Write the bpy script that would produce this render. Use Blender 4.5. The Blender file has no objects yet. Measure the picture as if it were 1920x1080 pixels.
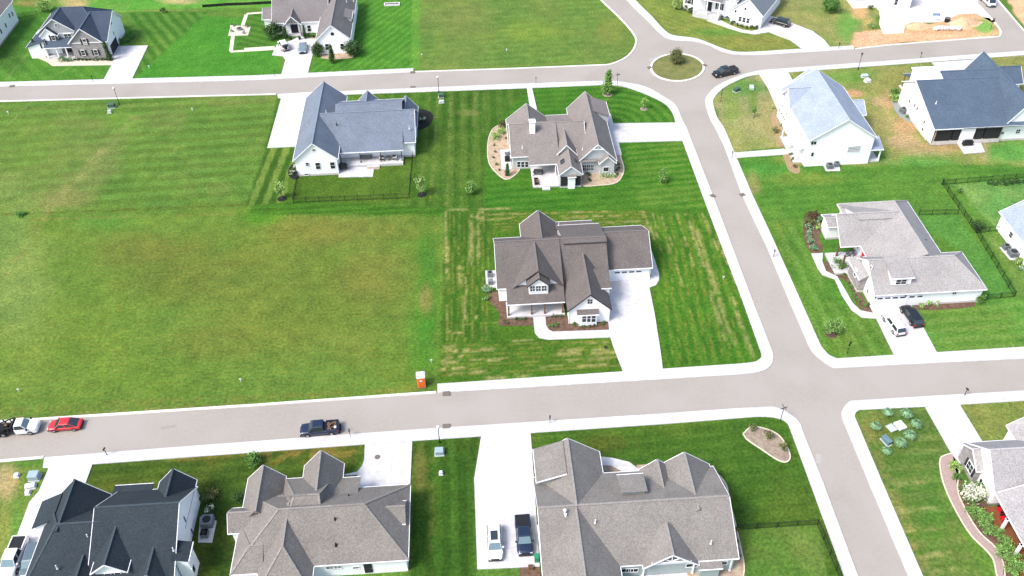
import bpy, math, random
import numpy as np
from mathutils import Vector, Matrix
from mathutils.geometry import tessellate_polygon
random.seed(7); np.random.seed(7)
RAD = math.radians
scene = bpy.context.scene
col = scene.collection

# ------------------------------------------------------------------ camera
CAM_H = 100.0
FPX = 1680.0                      # focal length in pixels of the 1920 px wide photograph
def cam_axes(p, r, y):
    f = Vector((0, math.cos(p), -math.sin(p))); u = Vector((0, math.sin(p), math.cos(p))); R = Vector((1, 0, 0))
    c, s = math.cos(r), math.sin(r)
    R2 = c*R + s*u; U2 = -s*R + c*u
    Z = Matrix.Rotation(y, 3, 'Z')
    return Z @ R2, Z @ U2, Z @ f
AX_R, AX_U, AX_F = cam_axes(RAD(42.0), RAD(-1.3), RAD(-2.7))
cam_d = bpy.data.cameras.new('camera'); cam = bpy.data.objects.new('camera', cam_d); col.objects.link(cam)
m = Matrix((AX_R, AX_U, -AX_F)).transposed().to_4x4(); m.translation = (0, 0, CAM_H)
cam.matrix_world = m
cam_d.sensor_width = 36; cam_d.lens = 36*FPX/1920; cam_d.clip_start = 1; cam_d.clip_end = 6000
scene.camera = cam

# ------------------------------------------------------------------ world, sun, exposure
SUN_AZ, SUN_EL = 240, 52          # compass bearing of the sun (clockwise from +Y) and height
w = bpy.data.worlds.new('World'); scene.world = w; w.use_nodes = True
nt = w.node_tree; nt.nodes.clear()
sky = nt.nodes.new('ShaderNodeTexSky'); sky.sky_type = 'NISHITA'; sky.sun_disc = False
sky.sun_elevation = RAD(SUN_EL); sky.sun_rotation = RAD(SUN_AZ); sky.dust_density = 3.0; sky.air_density = 1.0; sky.ozone_density = 0.6
bg = nt.nodes.new('ShaderNodeBackground'); bg.inputs['Strength'].default_value = 0.15
wo = nt.nodes.new('ShaderNodeOutputWorld')
nt.links.new(sky.outputs[0], bg.inputs[0]); nt.links.new(bg.outputs[0], wo.inputs[0])
sd = bpy.data.lights.new('sun', 'SUN'); sd.energy = 1.9; sd.angle = RAD(18); sd.color = (1.0, 0.955, 0.91)
so = bpy.data.objects.new('sun', sd); col.objects.link(so)
a, e = RAD(SUN_AZ), RAD(SUN_EL)
to_sun = Vector((math.sin(a)*math.cos(e), math.cos(a)*math.cos(e), math.sin(e)))
so.rotation_euler = to_sun.to_track_quat('Z', 'Y').to_euler(); so.location = (-60, 100, 120)
vs = scene.view_settings
vs.view_transform = 'Standard'; vs.look = 'None'; vs.gamma = 1; vs.use_curve_mapping = False
vs.exposure = 1.15
GAIN = 2.2                       # photo value (linear) of a level, sunlit surface of albedo 1

# ------------------------------------------------------------------ helpers
def ray(px, py):
    return (px-960)*AX_R - (py-540)*AX_U + FPX*AX_F
def G(px, py, h=0.0):             # ground (or height h) point under a photo pixel
    d = ray(px, py); t = (h-CAM_H)/d.z
    return (d.x*t, d.y*t)
def PS(px, py, Y):                # point on the plane y=Y
    d = ray(px, py); t = Y/d.y; return (d.x*t, CAM_H+d.z*t)
def PX(px, py, X):                # point on the plane x=X
    d = ray(px, py); t = X/d.x; return (d.y*t, CAM_H+d.z*t)
def Z(ox, oy, s):                 # coordinates read off an enlarged crop -> photo pixels
    return lambda a, b: (ox+a/s, oy+b/s)
def lin(c):
    c = c/255.0
    return c/12.92 if c <= 0.04045 else ((c+0.055)/1.055)**2.4
def D(r, g, b, k=1.0):            # photo colour of a level surface -> albedo
    return tuple(min(0.85, lin(v)/GAIN*k) for v in (r, g, b))

def tag(o, label=None, cat=None, group=None, kind=None):
    if label: o['label'] = label
    if cat: o['category'] = cat
    if group: o['group'] = group
    if kind: o['kind'] = kind
    return o
def thing(name, label, cat, loc=(0, 0, 0), rz=0.0, group=None):
    o = bpy.data.objects.new(name, None); col.objects.link(o)
    o.location = loc; o.rotation_euler = (0, 0, rz); o.empty_display_size = .5
    return tag(o, label, cat, group)
def copy_tree(o, parent=None):
    c = o.copy(); col.objects.link(c); c.parent = parent
    for ch in list(o.children): copy_tree(ch, c)
    return c

class MB:
    def __init__(s, org=(0, 0, 0)):
        s.v = []; s.f = []; s.m = []; s.o = org
    def add(s, vs_, fs_, m=0):
        n = len(s.v); s.v += [(a[0]-s.o[0], a[1]-s.o[1], a[2]-s.o[2]) for a in vs_]
        s.f += [tuple(i+n for i in f) for f in fs_]; s.m += [m]*len(fs_)
        return s
    def box(s, x0, x1, y0, y1, z0, z1, m=0):
        return s.add([(x0,y0,z0),(x1,y0,z0),(x1,y1,z0),(x0,y1,z0),(x0,y0,z1),(x1,y0,z1),(x1,y1,z1),(x0,y1,z1)],
            [(0,3,2,1),(4,5,6,7),(0,1,5,4),(1,2,6,5),(2,3,7,6),(3,0,4,7)], m)
    def obox(s, c, hx, hy, z0, z1, rz=0, m=0, tx=1, ty=1):
        ca, sa = math.cos(rz), math.sin(rz); P = []
        for z, kx, ky in ((z0,1,1),(z1,tx,ty)):
            for a_, b_ in ((-1,-1),(1,-1),(1,1),(-1,1)):
                x, y = a_*hx*kx, b_*hy*ky
                P.append((c[0]+x*ca-y*sa, c[1]+x*sa+y*ca, z))
        return s.add(P, [(0,3,2,1),(4,5,6,7),(0,1,5,4),(1,2,6,5),(2,3,7,6),(3,0,4,7)], m)
    def beam(s, p, q, w_, h_=None, m=0):
        p, q = Vector(p), Vector(q); h_ = h_ or w_
        d = (q-p).normalized(); up = Vector((0,0,1)) if abs(d.z) < .95 else Vector((0,1,0))
        a_ = d.cross(up).normalized()*w_/2; b_ = a_.cross(d).normalized()*h_/2
        P = [tuple(e_+i*a_+j*b_) for e_ in (p, q) for i, j in ((-1,-1),(1,-1),(1,1),(-1,1))]
        return s.add(P, [(0,1,2,3),(4,7,6,5),(0,4,5,1),(1,5,6,2),(2,6,7,3),(3,7,4,0)], m)
    def cyl(s, p, q, r0, r1=None, n=8, m=0):
        r1 = r0 if r1 is None else r1
        p, q = Vector(p), Vector(q); d = (q-p).normalized()
        up = Vector((0,0,1)) if abs(d.z) < .95 else Vector((1,0,0))
        a_ = d.cross(up).normalized(); b_ = d.cross(a_).normalized(); P = []
        for e_, r in ((p, r0), (q, r1)):
            for i in range(n):
                t = 2*math.pi*i/n; P.append(tuple(e_+r*(math.cos(t)*a_+math.sin(t)*b_)))
        F = [(i, (i+1) % n, n+(i+1) % n, n+i) for i in range(n)]
        F += [tuple(range(n-1, -1, -1)), tuple(range(n, 2*n))]
        return s.add(P, F, m)
    def ball(s, c, rx, ry, rz, n=8, k=5, m=0, z0=-1.0, jit=0):
        P = []; F = []
        for j in range(k+1):
            t = -math.pi/2 + math.pi*j/k; zz = max(z0, math.sin(t)); rr = math.cos(t)
            for i in range(n):
                a_ = 2*math.pi*i/n; q = 1+random.uniform(-jit, jit)
                P.append((c[0]+rx*rr*q*math.cos(a_), c[1]+ry*rr*q*math.sin(a_), c[2]+rz*zz*q))
        for j in range(k):
            for i in range(n):
                F.append((j*n+i, j*n+(i+1) % n, (j+1)*n+(i+1) % n, (j+1)*n+i))
        return s.add(P, F, m)
    def prism(s, poly, z0, z1, m=0, ms=None):
        poly = [tuple(p[:2]) for p in poly]
        A = sum(poly[i][0]*poly[(i+1) % len(poly)][1]-poly[(i+1) % len(poly)][0]*poly[i][1] for i in range(len(poly)))
        if A < 0: poly = poly[::-1]
        n = len(poly)
        tris = tessellate_polygon([[Vector((p[0], p[1], 0)) for p in poly]])
        T = []
        for t in tris:
            a_, b_, c_ = [poly[i] for i in t]
            ar = (b_[0]-a_[0])*(c_[1]-a_[1])-(b_[1]-a_[1])*(c_[0]-a_[0])
            T.append(tuple(t) if ar > 0 else (t[0], t[2], t[1]))
        s.add([(p[0], p[1], z1) for p in poly], T, m)
        if z0 is not None:
            s.add([(p[0], p[1], z) for z in (z0, z1) for p in poly], [(i, (i+1) % n, n+(i+1) % n, n+i) for i in range(n)], m if ms is None else ms)
        return s
    def build(s, name, mats, parent=None, smooth=False):
        me = bpy.data.meshes.new(name); me.from_pydata(s.v, [], s.f)
        if not isinstance(mats, (list, tuple)): mats = [mats]
        for mt in mats: me.materials.append(mt)
        me.polygons.foreach_set('material_index', s.m)
        if smooth: me.polygons.foreach_set('use_smooth', [True]*len(s.f))
        me.update(); o = bpy.data.objects.new(name, me); col.objects.link(o)
        if parent is not None: o.parent = parent
        return o

# ------------------------------------------------------------------ materials
MATS = {}
def mat(name, c, var=.12, scale=1.5, rough=.85, bump=0.0, coord='world', detail=4, spec=.3, metal=0.0, var2=0.0, scale2=.15, stretch=None, cells=0.0, cscale=3.0, tint=None, coat=0.0):
    if name in MATS: return MATS[name]
    mt = bpy.data.materials.new(name); mt.use_nodes = True; t = mt.node_tree; N = t.nodes; L = t.links
    b = N['Principled BSDF']; b.inputs['Roughness'].default_value = rough
    b.inputs['Specular IOR Level'].default_value = spec; b.inputs['Metallic'].default_value = metal
    if coat: b.inputs['Coat Weight'].default_value = coat; b.inputs['Coat Roughness'].default_value = .08
    if coord == 'world':
        g = N.new('ShaderNodeNewGeometry').outputs['Position']
    else:
        g = N.new('ShaderNodeTexCoord').outputs['Object']
    if stretch:
        mp = N.new('ShaderNodeMapping'); mp.inputs['Scale'].default_value = stretch; L.new(g, mp.inputs[0]); g = mp.outputs[0]
    rgb = N.new('ShaderNodeRGB'); rgb.outputs[0].default_value = (*c, 1); cur = rgb.outputs[0]
    def mul(cur, fac_out, lo, hi, tintc=None):
        mr = N.new('ShaderNodeMapRange'); mr.inputs[1].default_value = .3; mr.inputs[2].default_value = .7
        mr.inputs[3].default_value = lo; mr.inputs[4].default_value = hi; L.new(fac_out, mr.inputs[0])
        vm = N.new('ShaderNodeVectorMath'); vm.operation = 'SCALE'; L.new(cur, vm.inputs[0]); L.new(mr.outputs[0], vm.inputs['Scale'])
        return vm.outputs[0]
    fine = None
    if var:
        n = N.new('ShaderNodeTexNoise'); n.inputs['Scale'].default_value = scale; n.inputs['Detail'].default_value = detail; L.new(g, n.inputs['Vector'])
        cur = mul(cur, n.outputs['Fac'], 1-var, 1+var); fine = n.outputs['Fac']
    if var2:
        n = N.new('ShaderNodeTexNoise'); n.inputs['Scale'].default_value = scale2; n.inputs['Detail'].default_value = 3; L.new(g, n.inputs['Vector'])
        cur = mul(cur, n.outputs['Fac'], 1-var2, 1+var2)
    if cells:
        n = N.new('ShaderNodeTexVoronoi'); n.inputs['Scale'].default_value = cscale; L.new(g, n.inputs['Vector'])
        sp = N.new('ShaderNodeSeparateColor'); L.new(n.outputs['Color'], sp.inputs[0])
        cur = mul(cur, sp.outputs[0], 1-cells, 1+cells)
    if tint:
        n = N.new('ShaderNodeTexNoise'); n.inputs['Scale'].default_value = tint[1]; n.inputs['Detail'].default_value = 4; L.new(g, n.inputs['Vector'])
        mr = N.new('ShaderNodeMapRange'); mr.inputs[1].default_value = .42; mr.inputs[2].default_value = .62; L.new(n.outputs['Fac'], mr.inputs[0])
        mx = N.new('ShaderNodeMix'); mx.data_type = 'RGBA'; L.new(mr.outputs[0], mx.inputs['Factor']); L.new(cur, mx.inputs['A']); mx.inputs['B'].default_value = (*tint[0], 1)
        cur = mx.outputs['Result']
    L.new(cur, b.inputs['Base Color'])
    if bump and fine:
        bp = N.new('ShaderNodeBump'); bp.inputs['Strength'].default_value = bump; bp.inputs['Distance'].default_value = .05
        L.new(fine, bp.inputs['Height']); L.new(bp.outputs[0], b.inputs['Normal'])
    MATS[name] = mt; return mt
def brickmat(name, c1, c2, mortar, bw=.25, bh=.08, ms=.012, vert=True, rough=.9):
    if name in MATS: return MATS[name]
    mt = bpy.data.materials.new(name); mt.use_nodes = True; t = mt.node_tree; N = t.nodes; L = t.links; b = N['Principled BSDF']; b.inputs['Roughness'].default_value = rough
    g = N.new('ShaderNodeNewGeometry'); sx = N.new('ShaderNodeSeparateXYZ'); L.new(g.outputs['Position'], sx.inputs[0])
    ad = N.new('ShaderNodeMath'); ad.operation = 'ADD'; L.new(sx.outputs[0], ad.inputs[0]); L.new(sx.outputs[1], ad.inputs[1])
    cb = N.new('ShaderNodeCombineXYZ')
    if vert: L.new(ad.outputs[0], cb.inputs[0]); L.new(sx.outputs[2], cb.inputs[1])
    else: L.new(sx.outputs[0], cb.inputs[0]); L.new(sx.outputs[1], cb.inputs[1])
    br = N.new('ShaderNodeTexBrick'); br.inputs['Scale'].default_value = 1; br.inputs['Brick Width'].default_value = bw; br.inputs['Row Height'].default_value = bh
    br.inputs['Mortar Size'].default_value = ms; br.inputs['Color1'].default_value = (*c1, 1); br.inputs['Color2'].default_value = (*c2, 1); br.inputs['Mortar'].default_value = (*mortar, 1)
    L.new(cb.outputs[0], br.inputs['Vector'])
    n = N.new('ShaderNodeTexNoise'); n.inputs['Scale'].default_value = 1.2; n.inputs['Detail'].default_value = 5; L.new(g.outputs['Position'], n.inputs['Vector'])
    mr = N.new('ShaderNodeMapRange'); mr.inputs[1].default_value = .3; mr.inputs[2].default_value = .7; mr.inputs[3].default_value = .88; mr.inputs[4].default_value = 1.12; L.new(n.outputs['Fac'], mr.inputs[0])
    vm = N.new('ShaderNodeVectorMath'); vm.operation = 'SCALE'; L.new(br.outputs['Color'], vm.inputs[0]); L.new(mr.outputs[0], vm.inputs['Scale'])
    L.new(vm.outputs[0], b.inputs['Base Color']); MATS[name] = mt; return mt

M_road = mat('road_asphalt', D(202, 194, 183), .06, 2.2, .9, .05, detail=9, var2=.06, scale2=.06, tint=(D(208, 200, 191), .11))
M_conc = brickmat('concrete', (.45,.445,.45), (.44,.435,.44), (.385,.38,.38), 3.0, 1.5, .03, vert=False)
M_kerb = mat('kerb_concrete', (.56,.54,.50), .1, 3)
M_white = mat('white_siding', (.79,.795,.81), .04, 2.0, .6)
M_trim = mat('white_trim', (.76,.76,.78), .03, 2, .5)
M_dtrim = mat('dark_trim', (.025,.022,.022), .05, 2, .5)
M_lgrey = mat('light_grey_siding', (.43,.445,.45), .05, 2, .7)
M_green = mat('sage_siding', (.30,.35,.345), .05, 2, .7)
M_sidegrey = mat('grey_siding', (.32,.33,.34), .06, 2, .7)
M_brick = brickmat('brick_wall', (.30,.22,.17), (.38,.30,.24), (.42,.40,.37))
M_stone = brickmat('stone_wall', (.16,.145,.145), (.27,.25,.245), (.33,.32,.32), .45, .2, .02)
M_pbrick = brickmat('pale_brick_wall', (.42,.38,.36), (.52,.48,.46), (.55,.53,.52))
M_glass = mat('window_glass', (.018,.025,.03), 0, 1, .12, spec=.7)
M_black = mat('black_metal', (.012,.013,.014), .1, 3, .45)
M_dark = mat('dark_opening', (.02,.02,.022), .1, 2, .8)
M_wood = mat('brown_wood', (.13,.075,.045), .25, 4, .7)
M_ltwood = mat('light_wood', (.42,.33,.22), .2, 4, .7)
M_mulch = mat('brown_mulch', (.085,.05,.033), .45, 5, .95, .4, tint=((.13,.08,.055), 1.5))
M_dmulch = mat('black_mulch', (.012,.012,.011), .5, 5, .95, .4)
M_gravel = mat('tan_gravel', (.36,.29,.21), .2, 7, .95, .3, tint=((.30,.21,.14), 1.2))
M_gravel2 = mat('brown_gravel', (.21,.165,.125), .35, 6, .95, .3, tint=((.27,.22,.165), 1.4))
M_lot = mat('pale_gravel', (.60,.57,.56), .06, 3, .95, .1, tint=((.50,.46,.42), .5))
M_stonew = mat('pale_stone', (.50,.46,.36), .2, 4, .9)
M_grate = mat('rusty_grate', (.13,.11,.09), .2, 8, .8)
M_ac = mat('grey_metal', (.16,.18,.19), .15, 6, .5, metal=.3)
M_lgmetal = mat('pale_green_metal', (.38,.45,.42), .08, 4, .6)
M_deck = mat('brown_deck', (.17,.06,.025), .15, 3, .6)
M_red = mat('red_paint', (.45,.012,.02), .05, 3, .4)
M_orange = mat('orange_plastic', (.80,.20,.03), .05, 3, .5)
M_plastic = mat('white_plastic', (.62,.62,.64), .03, 3, .5)
M_cush = mat('cream_fabric', (.5,.47,.42), .1, 4, .9)
M_dcush = mat('grey_fabric', (.10,.10,.105), .15, 4, .9)
def shingles(name, c): return mat(name, c, .22, 8.5, .92, .5, detail=2, var2=.08, scale2=.35, cells=.10, cscale=7, spec=.15)
def leafmat(name, c, var=.45): return mat(name, c, var, 2.2, .7, coord='world', detail=5, spec=.2, cells=.25, cscale=5)
L_dk = leafmat('dark_leaves', (0.044,0.094,0.027)); L_md = leafmat('green_leaves', (0.088,0.194,0.044)); L_lt = leafmat('light_leaves', (0.237,0.375,0.100))
L_gr = leafmat('grey_green_grass', (.15,.27,.14)); L_red = leafmat('russet_leaves', (.09,.05,.03)); L_yel = leafmat('yellow_leaves', (.22,.32,.10)); L_flw = leafmat('white_flowers', (.55,.57,.45), .12); L_ol = leafmat('olive_leaves', (0.125,0.138,0.050))
L_br = leafmat('bright_leaves', (0.150,0.275,0.069)); M_trunk = mat('bark', (.11,.085,.065), .3, 6, .9)
# ------------------------------------------------------------------ ground layout (edges read as photo pixels, laid on the ground)
ROAD = [(-90,166),(0,162),(480,150),(775,135),(960,129),(1135,122),(1167,112),(1185,97),(1193,77),(1185,60),(1160,32),(1127,0),(1095,-40),
 (1145,-40),(1175,0),(1212,37),(1237,62),(1257,74),(1305,78),(1330,85),(1350,95),(1380,102),(1440,102),(1602,92),(1665,85),(1872,69),(1876,60),(1866,44),(1835,10),(1800,-35),
 (1838,-35),(1870,0),(1920,58),(2010,64),(2010,87),(1920,95),(1440,130),(1405,136),(1372,147),(1342,162),(1325,180),(1322,190),(1330,220),(1341,240),(1363,288),(1390,363),(1417,420),(1442,473),(1478,560),(1510,633),(1522,658),(1547,680),(1568,690),(1700,683),(1920,672),(2010,667),
 (2010,727),(1920,732),(1739,742),(1598,751),(1585,760),(1578,773),(1580,787),(1627,900),(1703,1080),(1745,1175),(1652,1175),(1609,1080),(1542,900),(1505,807),(1500,793),(1483,777),(1460,765),(1443,762.5),(1380,765),(1240,775),(760,806),(380,834),(83,857),(0,865),(-90,871),
 (-90,797),(0,791),(80,786),(480,760),(760,740),(820,736),(1240,711),(1380,702),(1418,698),(1437,692),(1447,682),(1450,670),(1447,655),(1410,560),(1350,400),(1288,240),(1280,225),(1267,197),(1242,179),(1210,162),(1172,154),(1135,151),(960,157),(652,170),(520,176),(0,190),(-90,194)]
def smoothline(pts, n=4):          # smooth curve through the listed points
    out = []; P = [Vector(p) for p in pts]
    for i in range(len(P)-1):
        p1, p2 = P[i], P[i+1]; L_ = (p2-p1).length
        if L_ > 60 or L_ < 1e-6: out.append(tuple(p1)); continue
        m1 = (p2-P[i-1])/((p1-P[i-1]).length+L_)*L_ if i > 0 else p2-p1
        m2 = (P[i+2]-p1)/((P[i+2]-p2).length+L_)*L_ if i+2 < len(P) else p2-p1
        if i > 0 and (p1-P[i-1]).length > 60: m1 = (p1-P[i-1]).normalized()*L_
        if i+2 < len(P) and (P[i+2]-p2).length > 60: m2 = (P[i+2]-p2).normalized()*L_
        for j in range(n):
            t = j/n; t2, t3 = t*t, t*t*t
            out.append(tuple((2*t3-3*t2+1)*p1+(t3-2*t2+t)*m1+(-2*t3+3*t2)*p2+(t3-t2)*m2))
    out.append(tuple(P[-1])); return out
def gp(pts, h=0.0): return [G(x, y, h) for x, y in pts]
def slab(name, pts, z0, z1, mt, world=False, label=None):
    P = pts if world else gp(pts, z1)
    o = MB().prism(P, z0, z1).build(name, mt); return tag(o, kind='structure')
ROAD_B = [(1127,0),(1145,-40)]
MB().prism(gp(ROAD), None, .014).build('road', M_road)['kind'] = 'structure'
def band(a, b): return smoothline(a)+smoothline(b)[::-1]
SW = []
SW.append(band([(-90,166),(0,162),(480,150),(775,135)], [(-90,157),(0,153.5),(480,141),(775,127.5)]))
SW.append(band([(520,176),(652,170),(960,157),(1135,151),(1172,154),(1210,162),(1242,179),(1267,197),(1280,225),(1288,240),(1350,400),(1410,560),(1447,655),(1450,670),(1447,682),(1437,692),(1418,698),(1380,702),(1240,711),(820,736)],
 [(521,183),(652,177),(960,166),(1132,159),(1167,162),(1200,172),(1230,185),(1250,197),(1261,212),(1267,230),(1279,262),(1330,400),(1391,560),(1425,655),(1428,668),(1423,674),(1415,678),(1380,682),(1170,696),(820,719.5)]))
SW.append(band([(1145,-40),(1175,0),(1212,37),(1237,62),(1257,74),(1305,78),(1330,85),(1350,95),(1380,102),(1440,102),(1602,92)],
 [(1165,-40),(1192,0),(1222,30),(1245,55),(1260,65),(1302,71),(1327,79),(1357,91),(1385,97),(1440,95),(1600,85)]))
SW.append(band([(2010,87),(1920,95),(1440,130),(1405,136),(1372,147),(1342,162),(1325,180),(1322,190),(1330,220),(1341,240),(1363,288),(1390,363),(1417,420),(1442,473),(1478,560),(1510,633),(1522,658),(1547,680),(1568,690),(1700,683),(1920,672),(2010,667)],
 [(2010,95),(1920,103),(1440,138),(1407,142),(1380,152),(1355,166),(1340,182),(1337,192),(1345,220),(1358,240),(1377,285),(1410,363),(1436.7,420),(1461,473),(1500,560),(1537,643),(1550,661),(1560,668),(1572,671.5),(1677,665),(1920,650),(2010,644)]))
SW.append(band([(2010,727),(1920,732),(1739,742),(1598,751),(1585,760),(1578,773),(1580,787),(1627,900),(1703,1080),(1745,1175)],
 [(2010,745),(1920,751),(1739,762),(1613,768),(1605,773),(1603,779),(1605,786),(1653,900),(1731,1080),(1773,1175)]))
SW.append(band([(1652,1175),(1609,1080),(1542,900),(1505,807),(1500,793),(1483,777),(1460,765),(1443,762.5),(1380,765),(1240,775),(760,806),(380,834),(83,857)],
 [(1622,1175),(1583,1080),(1517,900),(1480,800),(1470,788),(1452,782),(1437,781),(1380,784),(1240,795),(995,811),(772,826.5),(684,832),(173,870),(80,877)][0:5]+[(1437,781),(1380,784),(1240,795),(772,826.5),(380,855),(80,877)]))
for s_ in SW: slab('sidewalk', s_, -.02, .12, M_conc)
def strip(pts, wd, world=False):
    P = [Vector(p) for p in (pts if world else gp(smoothline(pts)))]; L_, R_ = [], []
    for i, p in enumerate(P):
        d = (P[min(i+1, len(P)-1)]-P[max(i-1, 0)]).normalized(); n = Vector((-d.y, d.x))*wd/2
        L_.append(tuple(p+n)); R_.append(tuple(p-n))
    return L_+R_[::-1]
for k in ([(777,135),(960,129),(1135,122),(1167,112),(1185,97),(1193,77),(1185,60),(1160,32),(1127,0),(1095,-40)], [(-90,194),(0,190.5),(518,177)],
          [(-90,797),(0,791),(80,786),(480,760),(760,740),(818,736)], [(-90,871),(0,865),(82,858)], [(1604,92),(1665,85),(1872,69),(1876,60),(1866,44),(1835,10)], [(1838,-35),(1870,0),(1920,58),(2010,64)]):
    slab('kerb', strip(k, .45), -.02, .13, M_kerb, True)
DRV = [
 [(215,93),(218,86),(277.5,85),(247,149),(194,149),(209,122),(213,115),(204,93)],
 [(519,83),(545,76),(562,68),(570,69),(593,75),(587,100),(577,138),(527,141),(535,112),(530,105),(510,103)],
 [(521,183),(521,176),(606,171),(590,182),(560,274),(501,277),(527,184)],
 [(1130,216),(1145,213),(1150,231),(1267,229.5),(1281,263.5),(1160,267),(1166,290),(1150,292)],
 [(987.6,164),(997.5,164),(1007,205),(994,205)],
 [(1140,520),(1216,524),(1217,535),(1228,590),(1239,660),(1243,693),(1169,698),(1152,655),(1144,631),(1140,600)],
 [(1217,455),(1226,482),(1236,513),(1235.5,526),(1230,534),(1218,539),(1215,520),(1221,518),(1220,500),(1215,480)],
 [(999,590),(1022.5,590),(1024,610),(1029,618),(1037,621.5),(1145,618),(1146,632),(1028,636.5),(1011,633),(1003,624)],
 [(1423,138),(1478,135),(1493,162),(1500,180),(1483,250),(1473,240),(1440,165)],
 [(1376,286),(1470,278.5),(1490,288),(1381,295.5)],
 [(1747,117),(1830,111),(1815,140),(1765,135)],
 [(1794,267),(1837,262),(1847,285),(1808,288)],
 [(1425,54),(1440,28),(1480,41),(1524,58),(1546,75),(1556,88),(1505,92),(1482,75),(1442,60),(1416,64),(1390,60),(1367,53),(1325,38),(1345,34),(1367,46),(1390,55),(1410,58)],
 [(1630,572),(1707,568),(1757,661),(1677,666),(1643,597)],
 [(1521,475),(1543,474),(1542,490),(1549,508),(1570,518),(1583,540),(1599,568),(1614,582),(1637,586),(1645,597),(1617,595),(1597,581),(1579,554),(1565,523),(1542,515),(1533,502)],
 [(1735,763),(1799,757),(1843,829),(1821,841),(1801,870),(1783,848)],
 [(83,858),(173,871),(160,906),(112,960),(110,1080),(90,1180),(-50,1180),(0,1073),(33,1000),(55,941),(73,920),(91,877),(80,877)],
 [(684,833),(773,827),(769,914),(670,914),(670,890),(650,891),(644,890),(670,884),(679,873),(683,861)],
 [(902,818),(995,811),(998,852),(1012,1062),(895,1067),(889,897)],
 [(1126,856),(1147,858),(1180,866),(1203,883),(1167,884),(1147,873),(1126,872)],
 [(0,1),(1,1),(1,0)],
]
DRV.pop()
for k, d in enumerate(DRV): slab('driveway' if k not in (4, 6, 7, 9, 14, 19) else 'path', d, -.02, .128+.004*(k % 3), M_conc)
slab('path', [(458,90),(515,86),(515,91),(458,95)], -.02, .03, M_stonew)
for p in ([(432,97),(516,92)], [(437,66),(433,96)], [(455,48),(462,27)], [(462,26),(512,22)]): slab('path', strip(p, .9), -.02, .035, M_stonew, True)
slab('patio', [(432,47),(470,50),(465,66),(428,67)], -.02, .05, M_stonew)
slab('gravel_lot', [(1632,-20),(1648,19),(1650,33),(1648,45),(1656,64),(1694,62),(1697,48),(1708,42),(1750,42),(1768,40),(1797,27),(1830,25),(1842,32),(1858,34),(1864,44),(1835,10),(1830,-20)], None, .02, M_lot)

# beds
def bed(name, pts, mt, z=.06, edge=None):
    w_ = gp(smoothline(pts+[pts[0]])[:-1], z)
    slab(name, w_, 0, z, mt, True)
    if edge: slab('bed_edging', strip(w_+[w_[0]], .17, True), 0, z+.05, edge, True)
za = Z(880,150,4.694)
bed('gravel_bed', [za(250,400),(za(200,440)),za(165,540),za(170,720),za(240,820),za(330,875),za(420,820),za(440,780),za(360,640),za(350,400)], M_gravel, edge=M_stonew)
bed('gravel_bed', [za(990,820),za(990,925),za(1150,925),za(1300,900),za(1360,800),za(1340,700),za(1300,600),za(1240,560),za(1200,760)], M_gravel, edge=M_stonew)
zc = Z(880,380,3.858)
bed('mulch_bed', [zc(145,655),zc(195,640),zc(290,740),zc(290,810),zc(460,815),zc(465,890),zc(222,888),zc(218,800),zc(140,700)], M_mulch)
bed('mulch_bed', [zc(550,815),zc(700,815),zc(720,850),zc(1005,850),zc(1010,925),zc(600,938),zc(560,900)], M_mulch)
bed('mulch_bed', [zc(1290,470),zc(1318,480),zc(1322,545),zc(1290,572)], M_dmulch)
z2 = Z(480,130,4)
bed('mulch_bed', [z2(1205,300),z2(1260,300),z2(1320,330),z2(1325,380),z2(1280,430),z2(1205,450)], M_dmulch)
bed('mulch_bed', [z2(300,700),z2(260,720),z2(240,780),z2(270,820),z2(320,815),z2(320,720)], M_dmulch)
zr = Z(1480,330,2.918)
bed('mulch_bed', [zr(120,200),zr(80,240),zr(80,330),zr(105,400),zr(150,425),zr(185,395),zr(160,330),zr(200,260)], M_mulch)
bed('mulch_bed', [zr(188,475),zr(230,455),zr(345,470),zr(320,550),zr(390,640),zr(420,690),zr(460,742),zr(410,735),zr(365,690),zr(330,610),zr(290,560),zr(215,535)], M_mulch)
bed('mulch_bed', [zr(670,698),zr(1010,683),zr(1020,710),zr(850,728),zr(700,728)], M_mulch)
zt = Z(0,0,6)
bed('gravel_bed', [zt(395,610),zt(450,580),zt(600,640),zt(860,640),zt(1210,650),zt(1290,690),zt(1250,730),zt(600,740),zt(540,700),zt(400,635)], mat('cream_gravel', (.47,.41,.33), .15, 6, .95), edge=M_stonew)
ztc = Z(480,0,6)
bed('gravel_bed', [ztc(560,410),ztc(690,430),ztc(680,460),ztc(570,445)], M_gravel)
bed('gravel_bed', [ztc(720,600),ztc(1030,590),ztc(1120,590),ztc(1080,650),ztc(740,655)], M_gravel)
z3 = Z(860,760,3)
bed('gravel_bed', [z3(1600,160),z3(1640,125),z3(1700,125),z3(1790,160),z3(1840,220),z3(1865,290),z3(1845,318),z3(1800,310),z3(1700,245),z3(1620,190)], M_gravel2, edge=M_stonew)
bed('gravel_bed', [z3(1410,372),z3(1465,395),z3(1508,455),z3(1518,520),z3(1560,680),z3(1600,860),z3(1590,980),z3(1470,1000),z3(1280,960),z3(1270,900),z3(1480,860),z3(1510,540)], M_gravel, edge=M_stonew)
bed('gravel_bed', [z3(810,335),z3(860,338),z3(925,372),z3(810,380)], M_gravel2)
bed('gravel_bed', [z3(1000,335),z3(1120,332),z3(1100,370),z3(1020,372)], M_gravel)
bed('gravel_bed', [z3(345,908),z3(450,902),z3(450,1000),z3(350,1000)], M_mulch)
zb = Z(1440,700,2.842)
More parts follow.
